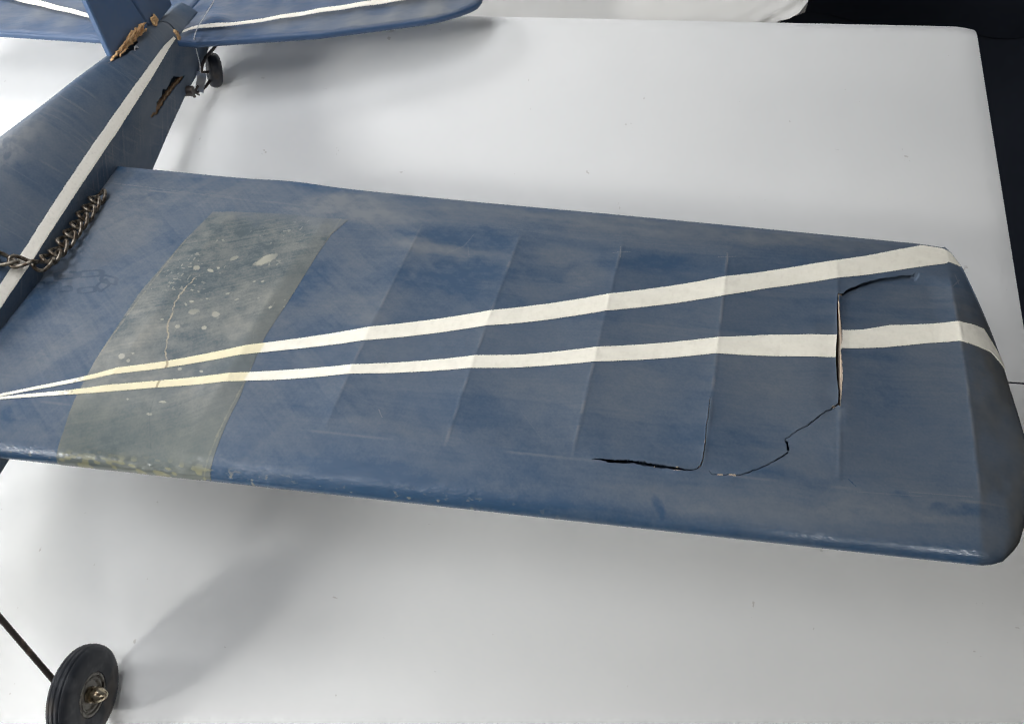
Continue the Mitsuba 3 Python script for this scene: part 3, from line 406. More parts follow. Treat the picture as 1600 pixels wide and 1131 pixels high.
# ------------------------------------------------------------------ the wing: one skin over ribs, cut open where the cloth is torn
TIPW = 0.0323
out_ = lambda rows: [(0.6 + (u - 0.6) * 1.33, y) for u, y in rows]
TIP_LO = out_([(0.600, 0.0643), (0.6021, 0.0645), (0.6062, 0.0662), (0.6108, 0.0697), (0.6167, 0.0798), (0.6206, 0.0949), (0.6228, 0.1107), (0.6242, 0.1400), (0.6243, 0.145)])
TIP_HI = out_([(0.600, 0.3072), (0.6032, 0.3015), (0.6079, 0.2886), (0.6141, 0.2565), (0.6184, 0.2300), (0.6212, 0.2080), (0.6233, 0.1822), (0.6242, 0.156), (0.6243, 0.147)])
def chord(u):
    k = u / SPAN
    lo, hi = LE8 * k, TE0 + (TE8 - TE0) * k
    t = u > SPAN
    lo = np.where(t, np.interp(u, *zip(*TIP_LO)), lo); hi = np.where(t, np.interp(u, *zip(*TIP_HI)), hi)
    # the trailing edge steps in a little where the flap hinge begins, and corners round off
    hi = np.where(~t, hi - 0.0018 * np.clip((u - 0.575) / 0.025, 0, 1)**2 + 0.0022 * np.exp(-((u - 0.105) / 0.03)**2) - 0.0012 * np.exp(-((u - 0.24) / 0.10)**2), hi)
    return lo, hi
yC = lambda u: np.interp(u, *zip(*CRACK_C))
def skin(u, s, off=0.0):
    """point of the wing skin at span u and signed chord parameter s (s > 0 top, s < 0 underside), raised by off along the normal"""
    def base(u, s):
        lo, hi = chord(u); c = np.where(u > SPAN, 0.2436, hi - lo)
        v = s * s; a = np.abs(s)
        y = lo + (hi - lo) * v
        top = 0.085 * c * (2.34 * (a - v) + 0.35 * v * (1 - v))
        bot = -0.030 * c * np.tanh(7 * a) * np.clip(1 - v, 0, 1)**0.8 * 0.9
        z = np.where(s >= 0, top, bot)
        tau = np.clip((u - SPAN) / (TIPW + 0.0004), 0, 1)
        z = z * (1 - 0.42 * tau) * np.clip((1 - tau) / 0.05, 0, 1)**0.5
        t = (u / RIB) % 1.0
        w = np.clip((v - 0.14) / 0.08, 0, 1) * np.clip((0.90 - v) / 0.10, 0, 1) * ((u > 0) & (u < SPAN))
        sag = 4 * t * (1 - t) * w
        z = z - np.where(s > 0, 0.0017, -0.0012) * sag
        # the loose panel below the torn edge near the tip sinks
        d = yC(u) - y
        win = np.clip((u - 0.5255) / 0.006, 0, 1) * np.clip((0.600 - u) / 0.012, 0, 1)
        z = z - np.where((s > 0) & (d > 0), 0.0030 * np.exp(-d / 0.035) * win, 0)
        # torn panel between the last two ribs curls down along the rip
        w2 = np.exp(-((u - 0.5235) / 0.010)**2) * (u < 0.5252) * np.clip((y - 0.12) / 0.03, 0, 1) * np.clip((0.235 - y) / 0.03, 0, 1)
        z = z - np.where(s > 0, 0.0012 * w2, 0)
        return np.stack([X0 + u * math.cos(DIH) - z * math.sin(DIH), y, z * math.cos(DIH) + u * math.sin(DIH)], -1)
    u, s = np.broadcast_arrays(np.asarray(u, float), np.asarray(s, float))
    P = base(u, s)
    e = 2e-3
    du = base(np.minimum(u + e, SPAN + TIPW - 1e-4), s) - base(u - e, s); ds = base(u, s + e) - base(u, s - e)
    n = np.cross(du, ds); n /= np.maximum(np.linalg.norm(n, axis=-1, keepdims=True), 1e-12)
    return P + n * np.asarray(off)[..., None] if np.ndim(off) else P + n * off
def s_of(u, y):
    lo, hi = chord(np.asarray(u, float)); return np.sqrt(np.clip((np.asarray(y) - lo) / (hi - lo), 0, 1))
def warp(man, fn):
    q = man.to_mesh(); v = np.array(q.vert_properties[:, :3], float)
    return trimesh.Trimesh(fn(v), np.array(q.tri_verts), process=False)
def to_man(mesh):
    return m3.Manifold(m3.Mesh(vert_properties=np.asarray(mesh.vertices, np.float32), tri_verts=np.asarray(mesh.faces, np.uint32)))

def wing_skin(cut):
    us = np.concatenate([np.linspace(-0.064, 0, 20)[:-1], np.linspace(0, SPAN, 241), SPAN + TIPW * np.sin(np.linspace(0, 1, 15)[1:] * math.pi / 2) * 0.9995])
    ss = np.concatenate([-np.linspace(1, 0, 45)[:-1]**1.0, np.linspace(0, 1, 121)])
    S, U = np.meshgrid(ss, us, indexing='ij')
    P = np.stack([U, S, 0 * U], -1)
    slab = grid_solid(P, np.array([0, 0, -1.0]), 1.0)
    man = to_man(slab)
    if man.volume() < 0: slab.faces = slab.faces[:, ::-1]; man = to_man(slab)
    if cut:
        polys = []
        for pg in CRACKS:
            a = np.array(pg); polys.append(np.c_[a[:, 0], s_of(a[:, 0], a[:, 1])])
        for q in polys:
            if Polygon(q).exterior.is_ccw is False: q = q[::-1]
            man -= m3.Manifold.extrude(m3.CrossSection([q.astype(np.float32)], m3.FillRule.NonZero), 4.0).translate([0, 0, -2.0])
    def f(v):
        off = 0.0007 * v[:, 2]
        if cut:
            lo, hi = chord(v[:, 0]); yy_ = lo + (hi - lo) * v[:, 1]**2
            d = shapely.distance(shapely.points(v[:, 0], yy_), CRACK_AREA)
            ph = np.sin(v[:, 0] * 260 + 1.3 * np.sin(yy_ * 190)) + np.sin(yy_ * 310 + v[:, 0] * 90)
            off = off + np.where(v[:, 1] > 0, 0.00055 * np.clip(0.35 + 0.5 * ph, -0.3, 1.0) * np.exp(-d / 0.0030), 0)
        return skin(v[:, 0], v[:, 1], off)
    return warp(man, f)
PL = 'model_airplane'
CRACK_AREA = unary_union([Polygon(c).buffer(0) for c in CRACKS])
obj(PL + '__wing', posed(wing_skin(True)), 'wing_cloth', smooth=38)
WG = PL + '__wing'
def draped(poly_uy, h0, h1, step=0.0022, extra=None):
    """a thin layer lying on the wing: polygon in (span, chord s), from h0 to h1 above the skin"""
    geoms = [poly_uy] if poly_uy.geom_type == 'Polygon' else list(poly_uy.geoms)
    parts = []
    for g in geoms:
        if g.area < 1e-8: continue
        m = m3.Manifold.extrude(m3.CrossSection([np.array(r.coords[:-1], np.float32) for r in [g.exterior, *g.interiors]], m3.FillRule.EvenOdd), 0.001)
        m = m.refine_to_length(step)
        parts.append(warp(m, lambda v: skin(v[:, 0], v[:, 1] , h0 + (h1 - h0) * v[:, 2] / 0.001)))
    return trimesh.util.concatenate(parts)
def us_poly(pts):
    a = np.array(pts); return Polygon(np.c_[a[:, 0], s_of(a[:, 0], a[:, 1])]).buffer(0)
def dens(pts, n=14, jit=0.00006):
    out = []
    for (a, b), (c, d) in zip(pts[:-1], pts[1:]):
        for t in np.linspace(0, 1, n, endpoint=False): out.append((a + (c - a) * t, b + (d - b) * t + jit * rng.normal()))
    return out + [pts[-1]]
slits = unary_union([us_poly(c) for c in CRACKS]).buffer(0.0002)
up = us_poly(dens(UPPER_TOP + [(0.5975, 0.3062), (0.6036, 0.3018), (0.6078, 0.2950)]) + dens(UPPER_BOT[:-1] + [(0.6094, 0.2896)])[::-1]).difference(slits)
lw = us_poly(dens(LOWER_TOP + [(0.6278, 0.2095)]) + dens(LOWER_BOT[:-1] + [(0.6195, 0.2110), (0.6285, 0.2015)])[::-1]).difference(slits)
k1 = obj(WG + '__trim_stripe', posed(draped(up, 0.00025, 0.00055)), 'stripe_paint')
k2 = obj(WG + '__trim_stripe', posed(draped(lw, 0.00025, 0.00055)), 'stripe_paint')
tag(k1, 'upper cream white stripe running out to the rear corner of the wing tip')
tag(k2, 'lower cream white stripe split by the long rip at the last rib but one')
# the olive grey repair patch, wrapped round the leading edge with a ragged lower edge
a = np.array(PATCH_LEFT); left = [(x, s) for x, s in zip(a[:, 0], s_of(a[:, 0], a[:, 1]))]
a = np.array(PATCH_RIGHT); right = [(x, s) for x, s in zip(a[:, 0], s_of(a[:, 0], a[:, 1]))]
a = np.array(PATCH_TOP); topp = [(x, s) for x, s in zip(a[:, 0], s_of(a[:, 0], a[:, 1]))]
left.append((0.066, -0.02)); right.append((0.1655, 0.005))
rag = [(u, -0.02 - 0.045 * abs(math.sin(u * 95)) - 0.03 * rng.random() + 0.055 * max(0, (u - 0.125) / 0.04)) for u in np.linspace(0.07, 0.163, 40)]
patch = Polygon(left + rag + right[::-1] + topp[1:-1][::-1]).buffer(0)
k = obj(WG + '__repair_patch', posed(draped(patch, 0.00008, 0.00022, step=0.0024)), 'patch_cloth')
tag(k, 'olive grey repair patch with pale spots, glued over the inner wing and round its front edge')
# wooden ribs and spars inside (the rip shows one of them)
for kk in range(1, 9):
    u0 = kk * RIB + (0.0022 if kk == 7 else 0.0)
    sr = np.concatenate([-np.linspace(0.97, 0.10, 24), np.linspace(0.10, 0.97, 40)])
    th = 0.0026
    A_ = np.array([skin(np.full(sr.shape, u), sr, -0.0010 if kk == 7 else -0.0016) for u in (u0 - th / 2, u0 + th / 2)])
    lo_, hi_ = A_[:, :24], A_[:, 24:]
    hi_ = np.array([[[np.interp(y, h[:, 1], h[:, c]) for c in range(3)] for y in l[::-1, 1]] for l, h in zip(lo_, hi_)])
    lo_ = lo_[:, ::-1]
    V = np.concatenate([lo_[0], hi_[0], lo_[1], hi_[1]]); n = 24; F = []
    for i in range(n - 1):
        q = lambda a, b, c, d: F.extend([[a, b, c], [a, c, d]])
        q(i, i + 1, n + i + 1, n + i); q(2*n + i, 3*n + i, 3*n + i + 1, 2*n + i + 1)
        q(n + i, n + i + 1, 3*n + i + 1, 3*n + i); q(i, 2*n + i, 2*n + i + 1, i + 1)
    for e in (0, n - 1): F.extend([[e, n + e, 3*n + e], [e, 3*n + e, 2*n + e]])
    rm = trimesh.Trimesh(V, F, process=False); rm.fix_normals()
    obj(WG + '__rib', posed(rm), 'rib_wood', smooth=False)
# torn edge of the rip: a raw strip of cloth backing standing along the rib
def ragged(pts, step, amp):
    out = []
    for (a, b), (c, d) in zip(pts, pts[1:] + pts[:1]):
        n = max(1, int(math.hypot(c - a, d - b) / step))
        for t in np.arange(n) / n: out.append((a + (c - a) * t + amp * rng.normal(), b + (d - b) * t + amp * rng.normal()))
    return out
tear = ragged([(0.5253, 0.2330), (0.5259, 0.2200), (0.5265, 0.2060), (0.5267, 0.1980), (0.5260, 0.1880), (0.5267, 0.1770), (0.5268, 0.1660), (0.5262, 0.1560), (0.5256, 0.1480), (0.5256, 0.158), (0.5258, 0.170), (0.5257, 0.180), (0.5255, 0.186), (0.5257, 0.196), (0.5255, 0.21), (0.5252, 0.222)], 0.0016, 0.00013)
k = obj(WG + '__torn_edge', posed(draped(us_poly(tear), -0.0006, 0.00035, step=0.0015)), 'rib_wood'); tag(k, 'pale raw torn edge along the long rip')

pale = unary_union([shapely.Point(u, y).buffer(q) for u, y, q in PALE_SPOTS])
rim = CRACK_AREA.buffer(0.00014).difference(CRACK_AREA).intersection(pale)
for g in (rim.geoms if hasattr(rim, 'geoms') else [rim]):
    if g.area < 2e-7: continue
    e = np.array(g.exterior.coords); q = Polygon(np.c_[e[:, 0], s_of(e[:, 0], e[:, 1])]).buffer(0)
    if q.geom_type == 'Polygon' and q.area > 1e-7: obj(WG + '__torn_edge', posed(draped(q, 0.0001, 0.0006, step=0.0015)), 'rib_wood')

# ------------------------------------------------------------------ fuselage: hollow box with a sloping deck
def body_dims(y):
    b = np.interp(y, [-.27, -.15, 0, .13, .2, .246, .273, .41, .47], [.040, .060, .068, .0633, .0505, .0425, .0375, .018, .014])
    zl = np.interp(y, [-.27, 0, .101, .1283, .155, .2271, .2863, .3667, .4219, .47], [0, .0191, .0251, .0272, .0258, .0212, .0170, .0160, .0170, .0165])
    zr = np.interp(y, [-.27, -.15, 0, .1, .2135, .2783, .3123, .3524, .4078, .4449, .47], [.060, .075, .075, .067, .0565, .0499, .0465, .0411, .0357, .0269, .024])
    zb = np.interp(y, [-.27, -.1, .05, .2, .3116, .3518, .3945, .4507, .47], [-.045, -.066, -.062, -.050, -.0400, -.0350, -.0312, -.0268, -.0200])
    return b, zl, zr, zb
def deck(f, y, off=0.0):
    """deck point at width fraction f in [-1, 1]"""
    b, zl, zr, _ = body_dims(y)
    return np.stack([f * b, y + 0 * f, zl + (zr - zl) * (1 - np.abs(f)**1.5) + off], -1)
def body_solid(inset, ys):
    rings = []
    ff = np.linspace(1, -1, 33)
    for y in ys:
        b, zl, zr, zb = body_dims(y)
        zbb = zb + inset; b2 = b - inset
        side = np.linspace(0, 1, 9)[:-1]
        pts = [(b2, zbb + (zl - inset * 0.3 - zbb) * t) for t in side]
        pts += [(f * b2, zl - inset + (zr - zl) * (1 - abs(f)**1.5) + (inset * 0.7 if abs(f) == 1 else 0)) for f in ff]
        pts += [(-b2, zbb + (zl - inset * 0.3 - zbb) * t) for t in side[::-1]]
        pts += [(-b2 + 2 * b2 * t, zbb) for t in np.linspace(0, 1, 7)[1:-1]]
        # rounded lower edges
        rings.append(np.array([(x, y, z) for x, z in pts]))
    R = np.array(rings); n, m = R.shape[:2]
    V = np.concatenate([R.reshape(-1, 3), R[0].mean(0)[None], R[-1].mean(0)[None]]); F = []
    i = np.arange(n * m).reshape(n, m)
    a, b = i[:-1], i[1:]
    a2, b2 = np.roll(a, -1, 1), np.roll(b, -1, 1)
    F = np.concatenate([np.c_[a.ravel(), b.ravel(), b2.ravel()], np.c_[a.ravel(), b2.ravel(), a2.ravel()],
                        np.c_[np.roll(i[0], -1), np.full(m, n*m), i[0]], np.c_[i[-1], np.full(m, n*m + 1), np.roll(i[-1], -1)]])
    t = trimesh.Trimesh(V, F, process=False)
    mm = to_man(t)
    if mm.volume() < 0: t.faces = t.faces[:, ::-1]; mm = to_man(t)
    return mm
ys = np.concatenate([np.linspace(-.20, .09, 27), np.linspace(.095, .470, 95)])
body = body_solid(0, ys) - body_solid(0.0012, np.concatenate([np.linspace(-.195, .09, 26), np.linspace(.095, .468, 62)]))
TEAR = [(.3972,-.0043),(.4073,-.0125),(.4150,-.0150),(.4113,-.0168),(.3901,-.0139),(.3753,-.0120),(.3676,-.0116),(.3557,-.0115),(.3494,-.0119),(.3374,-.0063),(.3420,-.0055),(.3500,-.0072),(.3560,-.0031),(.3668,-.0042),(.3714,-.0015),(.3778,-.0053),(.3866,-.0046)]
def prism(poly, axis, lo, hi):
    q = np.array(poly, float)
    if not Polygon(q).exterior.is_ccw: q = q[::-1]
    m = m3.Manifold.extrude(m3.CrossSection([q.astype(np.float32)], m3.FillRule.NonZero), hi - lo).translate([0, 0, lo])
    P = {'x': [[0, 0, 1, 0], [1, 0, 0, 0], [0, 1, 0, 0]], 'z': [[1, 0, 0, 0], [0, 1, 0, 0], [0, 0, 1, 0]]}[axis]
    return m.transform(np.array(P, float))
body -= prism(ragged(TEAR, 0.0022, 0.00045), 'x', 0.008, 0.06)
DECKHOLE = [(.0055,.3445),(.0036,.3531),(.0036,.3636),(.0037,.3729),(.0040,.3785),(.0034,.3888),(.0056,.3848),(.0078,.3778),(.0080,.3747),(.0077,.3699),(.0071,.3633),(.0066,.3594),(.0059,.3511)]
body -= prism(ragged(DECKHOLE, 0.0024, 0.0004), 'z', 0.020, 0.09)
ARC = [(.0010,.4200),(.0039,.4275),(.0068,.4310),(.0100,.4308),(.0130,.4295),(.0158,.4268),(.0160,.4280),(.0135,.4310),(.0102,.4324),(.0066,.4326),(.0034,.4290),(.0004,.4215)]
body -= prism(ARC, 'z', 0.012, 0.09)
FU = PL + '__fuselage'
obj(FU, posed(body), 'body_cloth', smooth=32)
# white stripe on the deck edge
yy = np.linspace(-0.19, 0.4225, 300)
w = np.interp(yy, [-.25, .1, .22, .27, .32, .36, .40, .4225], [.0060, .0058, .0060, .0056, .0050, .0042, .0028, .0012])
b = body_dims(yy)[0]
rag = 0.00009 * np.convolve(rng.normal(size=320), np.ones(5) / 3, 'same')[:300]; rag2 = 0.00009 * np.convolve(rng.normal(size=320), np.ones(3) / 2, 'same')[:300]
P = np.array([deck(1.0 - (rag2 * 0 + 0.0002 + np.abs(rag2)) / b - (w + rag) / b * t, yy, 0.00045) for t in np.linspace(0, 1, 7)])
m = grid_solid(P, np.array([0.0, 0, -1.0]), 0.0004); m.fix_normals()
k = obj(FU + '__trim_stripe', posed(m), 'body_stripe_paint', smooth=40); tag(k, 'rough white stripe along the top corner of the fuselage')
# broken wood showing in the side tear and along the fin root
def chip(poly_yz, x0, x1, lean=0.0, skew=0.0):
    q = prism(poly_yz, 'x', x0, x1).refine_to_length(0.0022)
    def f(v):
        v = v.copy(); zc = np.min([p[1] for p in poly_yz])
        v[:, 0] += lean * (v[:, 2] - zc) + 0.0007 * np.sin(v[:, 1] * 900 + v[:, 2] * 500) 
        v[:, 2] += 0.0004 * np.sin(v[:, 1] * 1300); return v
    return warp(q, f)
def wall_chip(poly, t0, t1):
    q = prism(poly, 'x', t0, t1).refine_to_length(0.0022)
    def f(v):
        v = v.copy(); v[:, 0] += body_dims(v[:, 1])[0] + 0.0006 * np.sin(v[:, 1] * 900 + v[:, 2] * 500); return v
    return warp(q, f)
k = obj(FU + '__torn_wood', posed(wall_chip([(.3370,-.0115),(.352,-.0125),(.372,-.0142),(.394,-.0165),(.416,-.0190),(.416,-.0155),(.396,-.0122),(.376,-.0098),(.356,-.0080),(.3370,-.0058)], -0.0040, -0.0018)), 'old_wood', smooth=25)
tag(k, 'splintered tan wood strip inside the side tear near the tail')
k = obj(FU + '__torn_wood', posed(wall_chip([(.4205,.0260),(.4223,.0226),(.4235,.0179),(.4236,.0113),(.4266,.0091),(.4299,.0116),(.4272,.0165),(.4267,.0224),(.4240,.0262)], 0.0004, 0.0026)), 'torn_wood', smooth=25)
tag(k, 'brown wood splinter at the joint of fuselage and tailplane')
k = obj(FU + '__torn_wood', posed(chip([(.4144,.0350),(.4150,.0388),(.4179,.0398),(.4213,.0405),(.4231,.0380),(.4231,.0349),(.4205,.0310),(.4165,.0315)], 0.0035, 0.0052, 0.0)), 'torn_wood', smooth=25)
tag(k, 'small upright tan wood chip behind the fin')
k = obj(FU + '__paper_flake', posed(chip([(.3744,.0335),(.3770,.0350),(.3808,.0327),(.3796,.0352),(.3770,.0372)], 0.0078, 0.0085, 0.3)), 'thread_white', smooth=25); tag(k, 'tiny white flake sticking up beside the fin')

# ------------------------------------------------------------------ fin and rudder
def plate_x(poly_yz, th, bevel=0.0011):
    g = Polygon(poly_yz); 
    if not g.exterior.is_ccw: g = Polygon(poly_yz[::-1])
    g2 = g.buffer(-bevel, join_style=2)
    A_ = prism(list(g.exterior.coords)[:-1], 'x', -th / 2 + bevel, th / 2 - bevel); B_ = prism(list(g2.exterior.coords)[:-1], 'x', -th / 2, th / 2)
    return m3.Manifold.hull(A_ + B_) if g.area / g.convex_hull.area > 0.995 else A_ + B_
fin = plate_x([(.3524,.0411),(.3528,.150),(.362,.166),(.3755,.168),(.4098,.0366),(.4040,.0330),(.358,.0375)], 0.0060)
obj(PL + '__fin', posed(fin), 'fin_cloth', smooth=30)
k = obj(PL + '__fin__torn_wood', posed(chip([(.3427,.0400),(.3544,.0408),(.3667,.0415),(.375,.0424),(.3789,.0432),(.3820,.0450),(.3841,.0440),(.3867,.0452),(.389,.0434),(.3920,.0440),(.3959,.0422),(.3991,.0436),(.4026,.0422),(.4035,.0388),(.4000,.0358),(.3926,.0362),(.3872,.0362),(.3843,.0354),(.3771,.0366),(.3700,.0380),(.3630,.0394),(.3549,.0394),(.3457,.0395)], 0.0020, 0.0042, 0.12)), 'torn_wood', smooth=22)
tag(k, 'raw orange brown splintered wood along the broken foot of the fin')
for y0, z0, ln, up_, ang, x_ in [(.352, .0402, .016, .0016, .05, .0042), (.360, .0405, .020, .0022, .10, .0050), (.368, .0412, .018, .0026, .02, .0056), (.374, .0400, .016, .0024, .22, .0052), (.381, .0395, .018, .0022, .12, .0060), (.388, .0388, .014, .0026, .30, .0050), (.391, .0378, .013, .0018, -.08, .0062), (.357, .0392, .014, .0014, -.10, .0062), (.397, .0380, .009, .0022, .5, .0045)]:
    q = [(y0, z0), (y0 + ln * .35, z0 + up_ * .2), (y0 + ln, z0 + up_ * .1), (y0 + ln * .8, z0 + up_ * .9), (y0 + ln * .3, z0 + up_)]
    q = [(y0 + (a - y0) * math.cos(ang) - (b - z0) * math.sin(ang), z0 + (a - y0) * math.sin(ang) + (b - z0) * math.cos(ang)) for a, b in q]
    obj(PL + '__fin__splinter', posed(chip(q, x_ - 0.0007, x_ + 0.0007, 0.3)), 'torn_wood', smooth=22)
rud = plate_x([(.4113,.0362),(.3780,.168),(.415,.170),(.455,.090),(.4525,.0310),(.430,.0290),(.4173,.0305)], 0.0052)
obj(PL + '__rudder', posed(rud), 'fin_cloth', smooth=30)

# ------------------------------------------------------------------ tailplane halves
def stab_half(outline, z, h):
    g = Polygon(outline); r = 0.0042; V = []
    for t in np.linspace(-1, 1, 9):
        q = g.buffer(-r * (1 - math.sqrt(max(0, 1 - t * t))), join_style=1)
        c = np.array(q.exterior.coords); V.append(np.c_[c, np.full(len(c), z - h / 2 + t * h / 2)])
    return m3.Manifold.hull_points(np.concatenate(V))
RIGHT = [(.004,.4205),(.033,.424),(.060,.4345),(.087,.446),(.142,.467),(.170,.4815),(.195,.4950),(.212,.5035),(.228,.512),(.240,.5195),(.249,.5270),(.258,.5355),(.266,.5445),(.2715,.553),(.273,.564),(.267,.580),(.23,.596),(.11,.572),(.004,.544)]
LEFT = [(.004,.4165),(-.056,.4080),(-.148,.395),(-.205,.3870),(-.250,.390),(-.273,.410),(-.275,.44),(-.255,.475),(-.15,.502),(.004,.544)]
ST = 0.0165
def bumps(v):
    v = v.copy()
    top = v[:, 2] > ST - 0.0035
    hgt = 0.0075 * np.exp(-((v[:, 0] - .040) / .013)**2 - ((v[:, 1] - .456) / .013)**2) + 0.0035 * np.exp(-((v[:, 0] - .028) / .012)**2 - ((v[:, 1] - .440) / .012)**2)
    rib = 0.0006 * np.sin(v[:, 0] * 95)**2
    v[:, 2] += np.where(top & (v[:, 0] > 0), hgt, 0) - np.where(v[:, 2] > ST - 0.0006, rib, 0); return v
obj(PL + '__tailplane', posed(warp(stab_half(RIGHT, ST, 0.0085).refine_to_length(0.005), bumps)), 'stab_cloth', smooth=50)
obj(PL + '__tailplane', posed(warp(stab_half(LEFT, ST, 0.0085).refine_to_length(0.005), bumps)), 'stab_cloth', smooth=50)
def flat_strip(poly, z0, z1):
    q = np.array(poly, float)
    if not Polygon(q).exterior.is_ccw: q = q[::-1]
    m = m3.Manifold.extrude(m3.CrossSection([q.astype(np.float32)], m3.FillRule.NonZero), z1 - z0).translate([0, 0, z0]).refine_to_length(0.004)
    def f(v):
        w_ = bumps(np.c_[v[:, :2], np.full(len(v), ST)]); v = v.copy(); v[:, 2] += w_[:, 2] - ST; return v
    return warp(m, f)
k = obj(PL + '__tailplane__trim_stripe', posed(flat_strip([(.022,.4275),(.060,.4490),(.140,.4965),(.207,.5345),(.262,.566),(.258,.573),(.199,.5395),(.130,.4985),(.058,.4530),(.022,.4300)], ST + .0043, ST + .0048)), 'body_stripe_paint')
k = obj(PL + '__tailplane_001__trim_stripe', posed(flat_strip([(-.020,.4255),(-.077,.4300),(-.166,.4390),(-.240,.447),(-.238,.456),(-.165,.4475),(-.078,.4355),(-.020,.4285)], ST + .0043, ST + .0048)), 'body_stripe_paint')

# ------------------------------------------------------------------ wheels and wires
def tube(pts, r, sec=14, sub=6):
    P = np.array(pts, float)
    if sub > 1 and len(P) > 2:
        t = np.arange(len(P)); tt = np.linspace(0, len(P) - 1, (len(P) - 1) * sub + 1)
        from scipy.interpolate import CubicSpline, PchipInterpolator
        P = PchipInterpolator(t, P)(tt)
    rr = np.broadcast_to(r, len(P))
    d = np.gradient(P, axis=0); d /= np.linalg.norm(d, axis=1, keepdims=True)
    n = np.cross(d[0], [0.3, 0.2, 0.9]); n /= np.linalg.norm(n); rings = []
    for p, q, w_ in zip(P, d, rr):
        n = n - q * (n @ q); n /= np.linalg.norm(n); b_ = np.cross(q, n)
        th = np.linspace(0, 2 * math.pi, sec, endpoint=False)
        rings.append(p + w_ * (np.cos(th)[:, None] * n + np.sin(th)[:, None] * b_))
    R = np.array(rings); N, M = R.shape[:2]; i = np.arange(N * M).reshape(N, M)
    a, c = i[:-1], i[1:]; a2, c2 = np.roll(a, -1, 1), np.roll(c, -1, 1)
    V = np.concatenate([R.reshape(-1, 3), P[:1], P[-1:]])
    F = np.concatenate([np.c_[a.ravel(), a2.ravel(), c2.ravel()], np.c_[a.ravel(), c2.ravel(), c.ravel()],
                        np.c_[np.roll(i[0], -1), i[0], np.full(M, N*M)], np.c_[i[-1], np.roll(i[-1], -1), np.full(M, N*M + 1)]])
    return trimesh.Trimesh(V, F, process=False)
def lathe(profile, sec=96):
    """(offset along the axle, radius) pairs, turned about the local z axis"""
    m = trimesh.creation.revolve([(r, z) for z, r in profile], sections=sec); return m
def axle_frame(c, a):
    a = np.array(a, float) / np.linalg.norm(a); e1 = np.cross(a, [0, 0, 1.0]); e1 /= np.linalg.norm(e1); e2 = np.cross(a, e1)
    M = np.eye(4); M[:3, 0] = e1; M[:3, 1] = e2; M[:3, 2] = a; M[:3, 3] = c; return M
def wheel(key, c, a, Rt, wd, rim, grooves=True, cap=True):
    M = axle_frame(c, a); h = wd / 2
    pr = []
    for th in np.linspace(-100, 100, 81):
        t = math.radians(th); e = 0.78
        ct, st_ = math.copysign(abs(math.cos(t))**e, math.cos(t)), math.copysign(abs(math.sin(t))**e, math.sin(t))
        r = Rt - h * 1.15 + h * 1.15 * ct
        z = h * st_ * 1.0
        if grooves and abs(z) < h * 0.72:
            r -= 0.00035 * (0.5 + 0.5 * math.cos(z / h * math.pi * 5.0))**6 * 2
        pr.append((z, r))
    pr = [(-h * 0.80, rim)] + [q for q in pr if q[1] > rim + 0.0015] + [(h * 0.80, rim), (h * 0.2, rim - 0.0004), (-h * 0.2, rim - 0.0004), (-h * 0.80, rim)]
    # raised bead line on the side wall
    t_ = lathe(pr); t_.fix_normals(); t_.apply_transform(M); obj(key + '__tyre', posed(t_), 'rubber', smooth=35)
    q = rim
    rp = [(-h * .78, 0.001), (-h * .78, q * .98), (h * .70, q * .99), (h * .78, q * .96), (h * .78, q * .86), (h * .60, q * .84), (h * .60, q * .78), (h * .70, q * .75), (h * .70, q * .70), (h * .48, q * .64), (h * .46, q * .30), (h * .70, q * .26), (h * .70, 0.001)]
    r_ = lathe(rp); r_.fix_normals(); r_.apply_transform(M); obj(key + '__rim', posed(r_), 'rim_metal', smooth=30)
    if cap:
        cp = [(h * .5, 0.0005), (h * .5, .0058), (h * .80, .0058), (h * .84, .0046), (h * .98, .0046), (h * 1.0, .0056), (h * 1.25, .0057), (h * 1.5, .0050), (h * 1.75, .0038), (h * 1.95, .0024), (h * 2.0, .0004)]
        c_ = lathe(cp, 40); c_.fix_normals(); c_.apply_transform(M); obj(key + '__axle_cap', posed(c_), 'brass_nut', smooth=30)
WA = np.array([.97914, .19210, .06627]); WC = np.array([.1495, -.0925, -.1681]) - WA * 0.0016
wheel(PL + '__wheel', WC, WA, .0347, .0172, .0158)
tag(PL + '__wheel', 'black rubber front wheel with grey metal rim and brass coloured axle nut')
# the strut follows one straight line from the hub to the fuselage
HB = WC - WA * .0145; UP_ = np.array([.0502, -.0362, -.0500])
LEG = [WC + WA * .003, WC - WA * .0110, HB, HB + (UP_ - HB) * .06, HB + (UP_ - HB) * .5, UP_]
obj(PL + '__landing_leg', posed(tube(LEG, .0021, sub=8)), 'dark_wire', smooth=50)
# opposite wheel and leg (out of frame)
mz = np.array([-1, 1, 1.0])
wheel(PL + '__wheel_001', WC * mz, WA * mz, .0347, .0172, .0158)
obj(PL + '__landing_leg', posed(tube([q * mz for q in LEG], .0021, sub=8)), 'dark_wire', smooth=50)
# tail wheel, castered outwards
TC = np.array([.0185, .4592, -.0392])
TK = PL + '__tail_wheel'
wheel(TK, TC, np.array([.78, .58, -.24]), .0165, .0135, .0075, grooves=False, cap=False)
tag(TK, 'small black tail wheel turned sideways on its castor')
obj(TK + '__strut', posed(tube([(.020,.4900,.012), (.0200,.4824,-.0175), (.0200,.4681,-.0200), (.0200,.4560,-.0194), (.0195,.4440,-.0220), (.0195,.4374,-.0275)], .0015)), 'dark_wire', smooth=50)
obj(TK + '__axle', posed(tube([(.010,.4450,-.0340), (.0195,.4480,-.0335), TC], .0013, sub=1)), 'dark_wire', smooth=50)
obj(TK + '__axle', posed(tube([(.0200,.4212,-.0375), (.0200,.4268,-.0400), (.0195,.4400,-.0425), TC], .0014)), 'dark_wire', smooth=50)
br = box((-.0042, -.0095, -.0006), (.0042, .0095, .0006)).subdivide().subdivide()
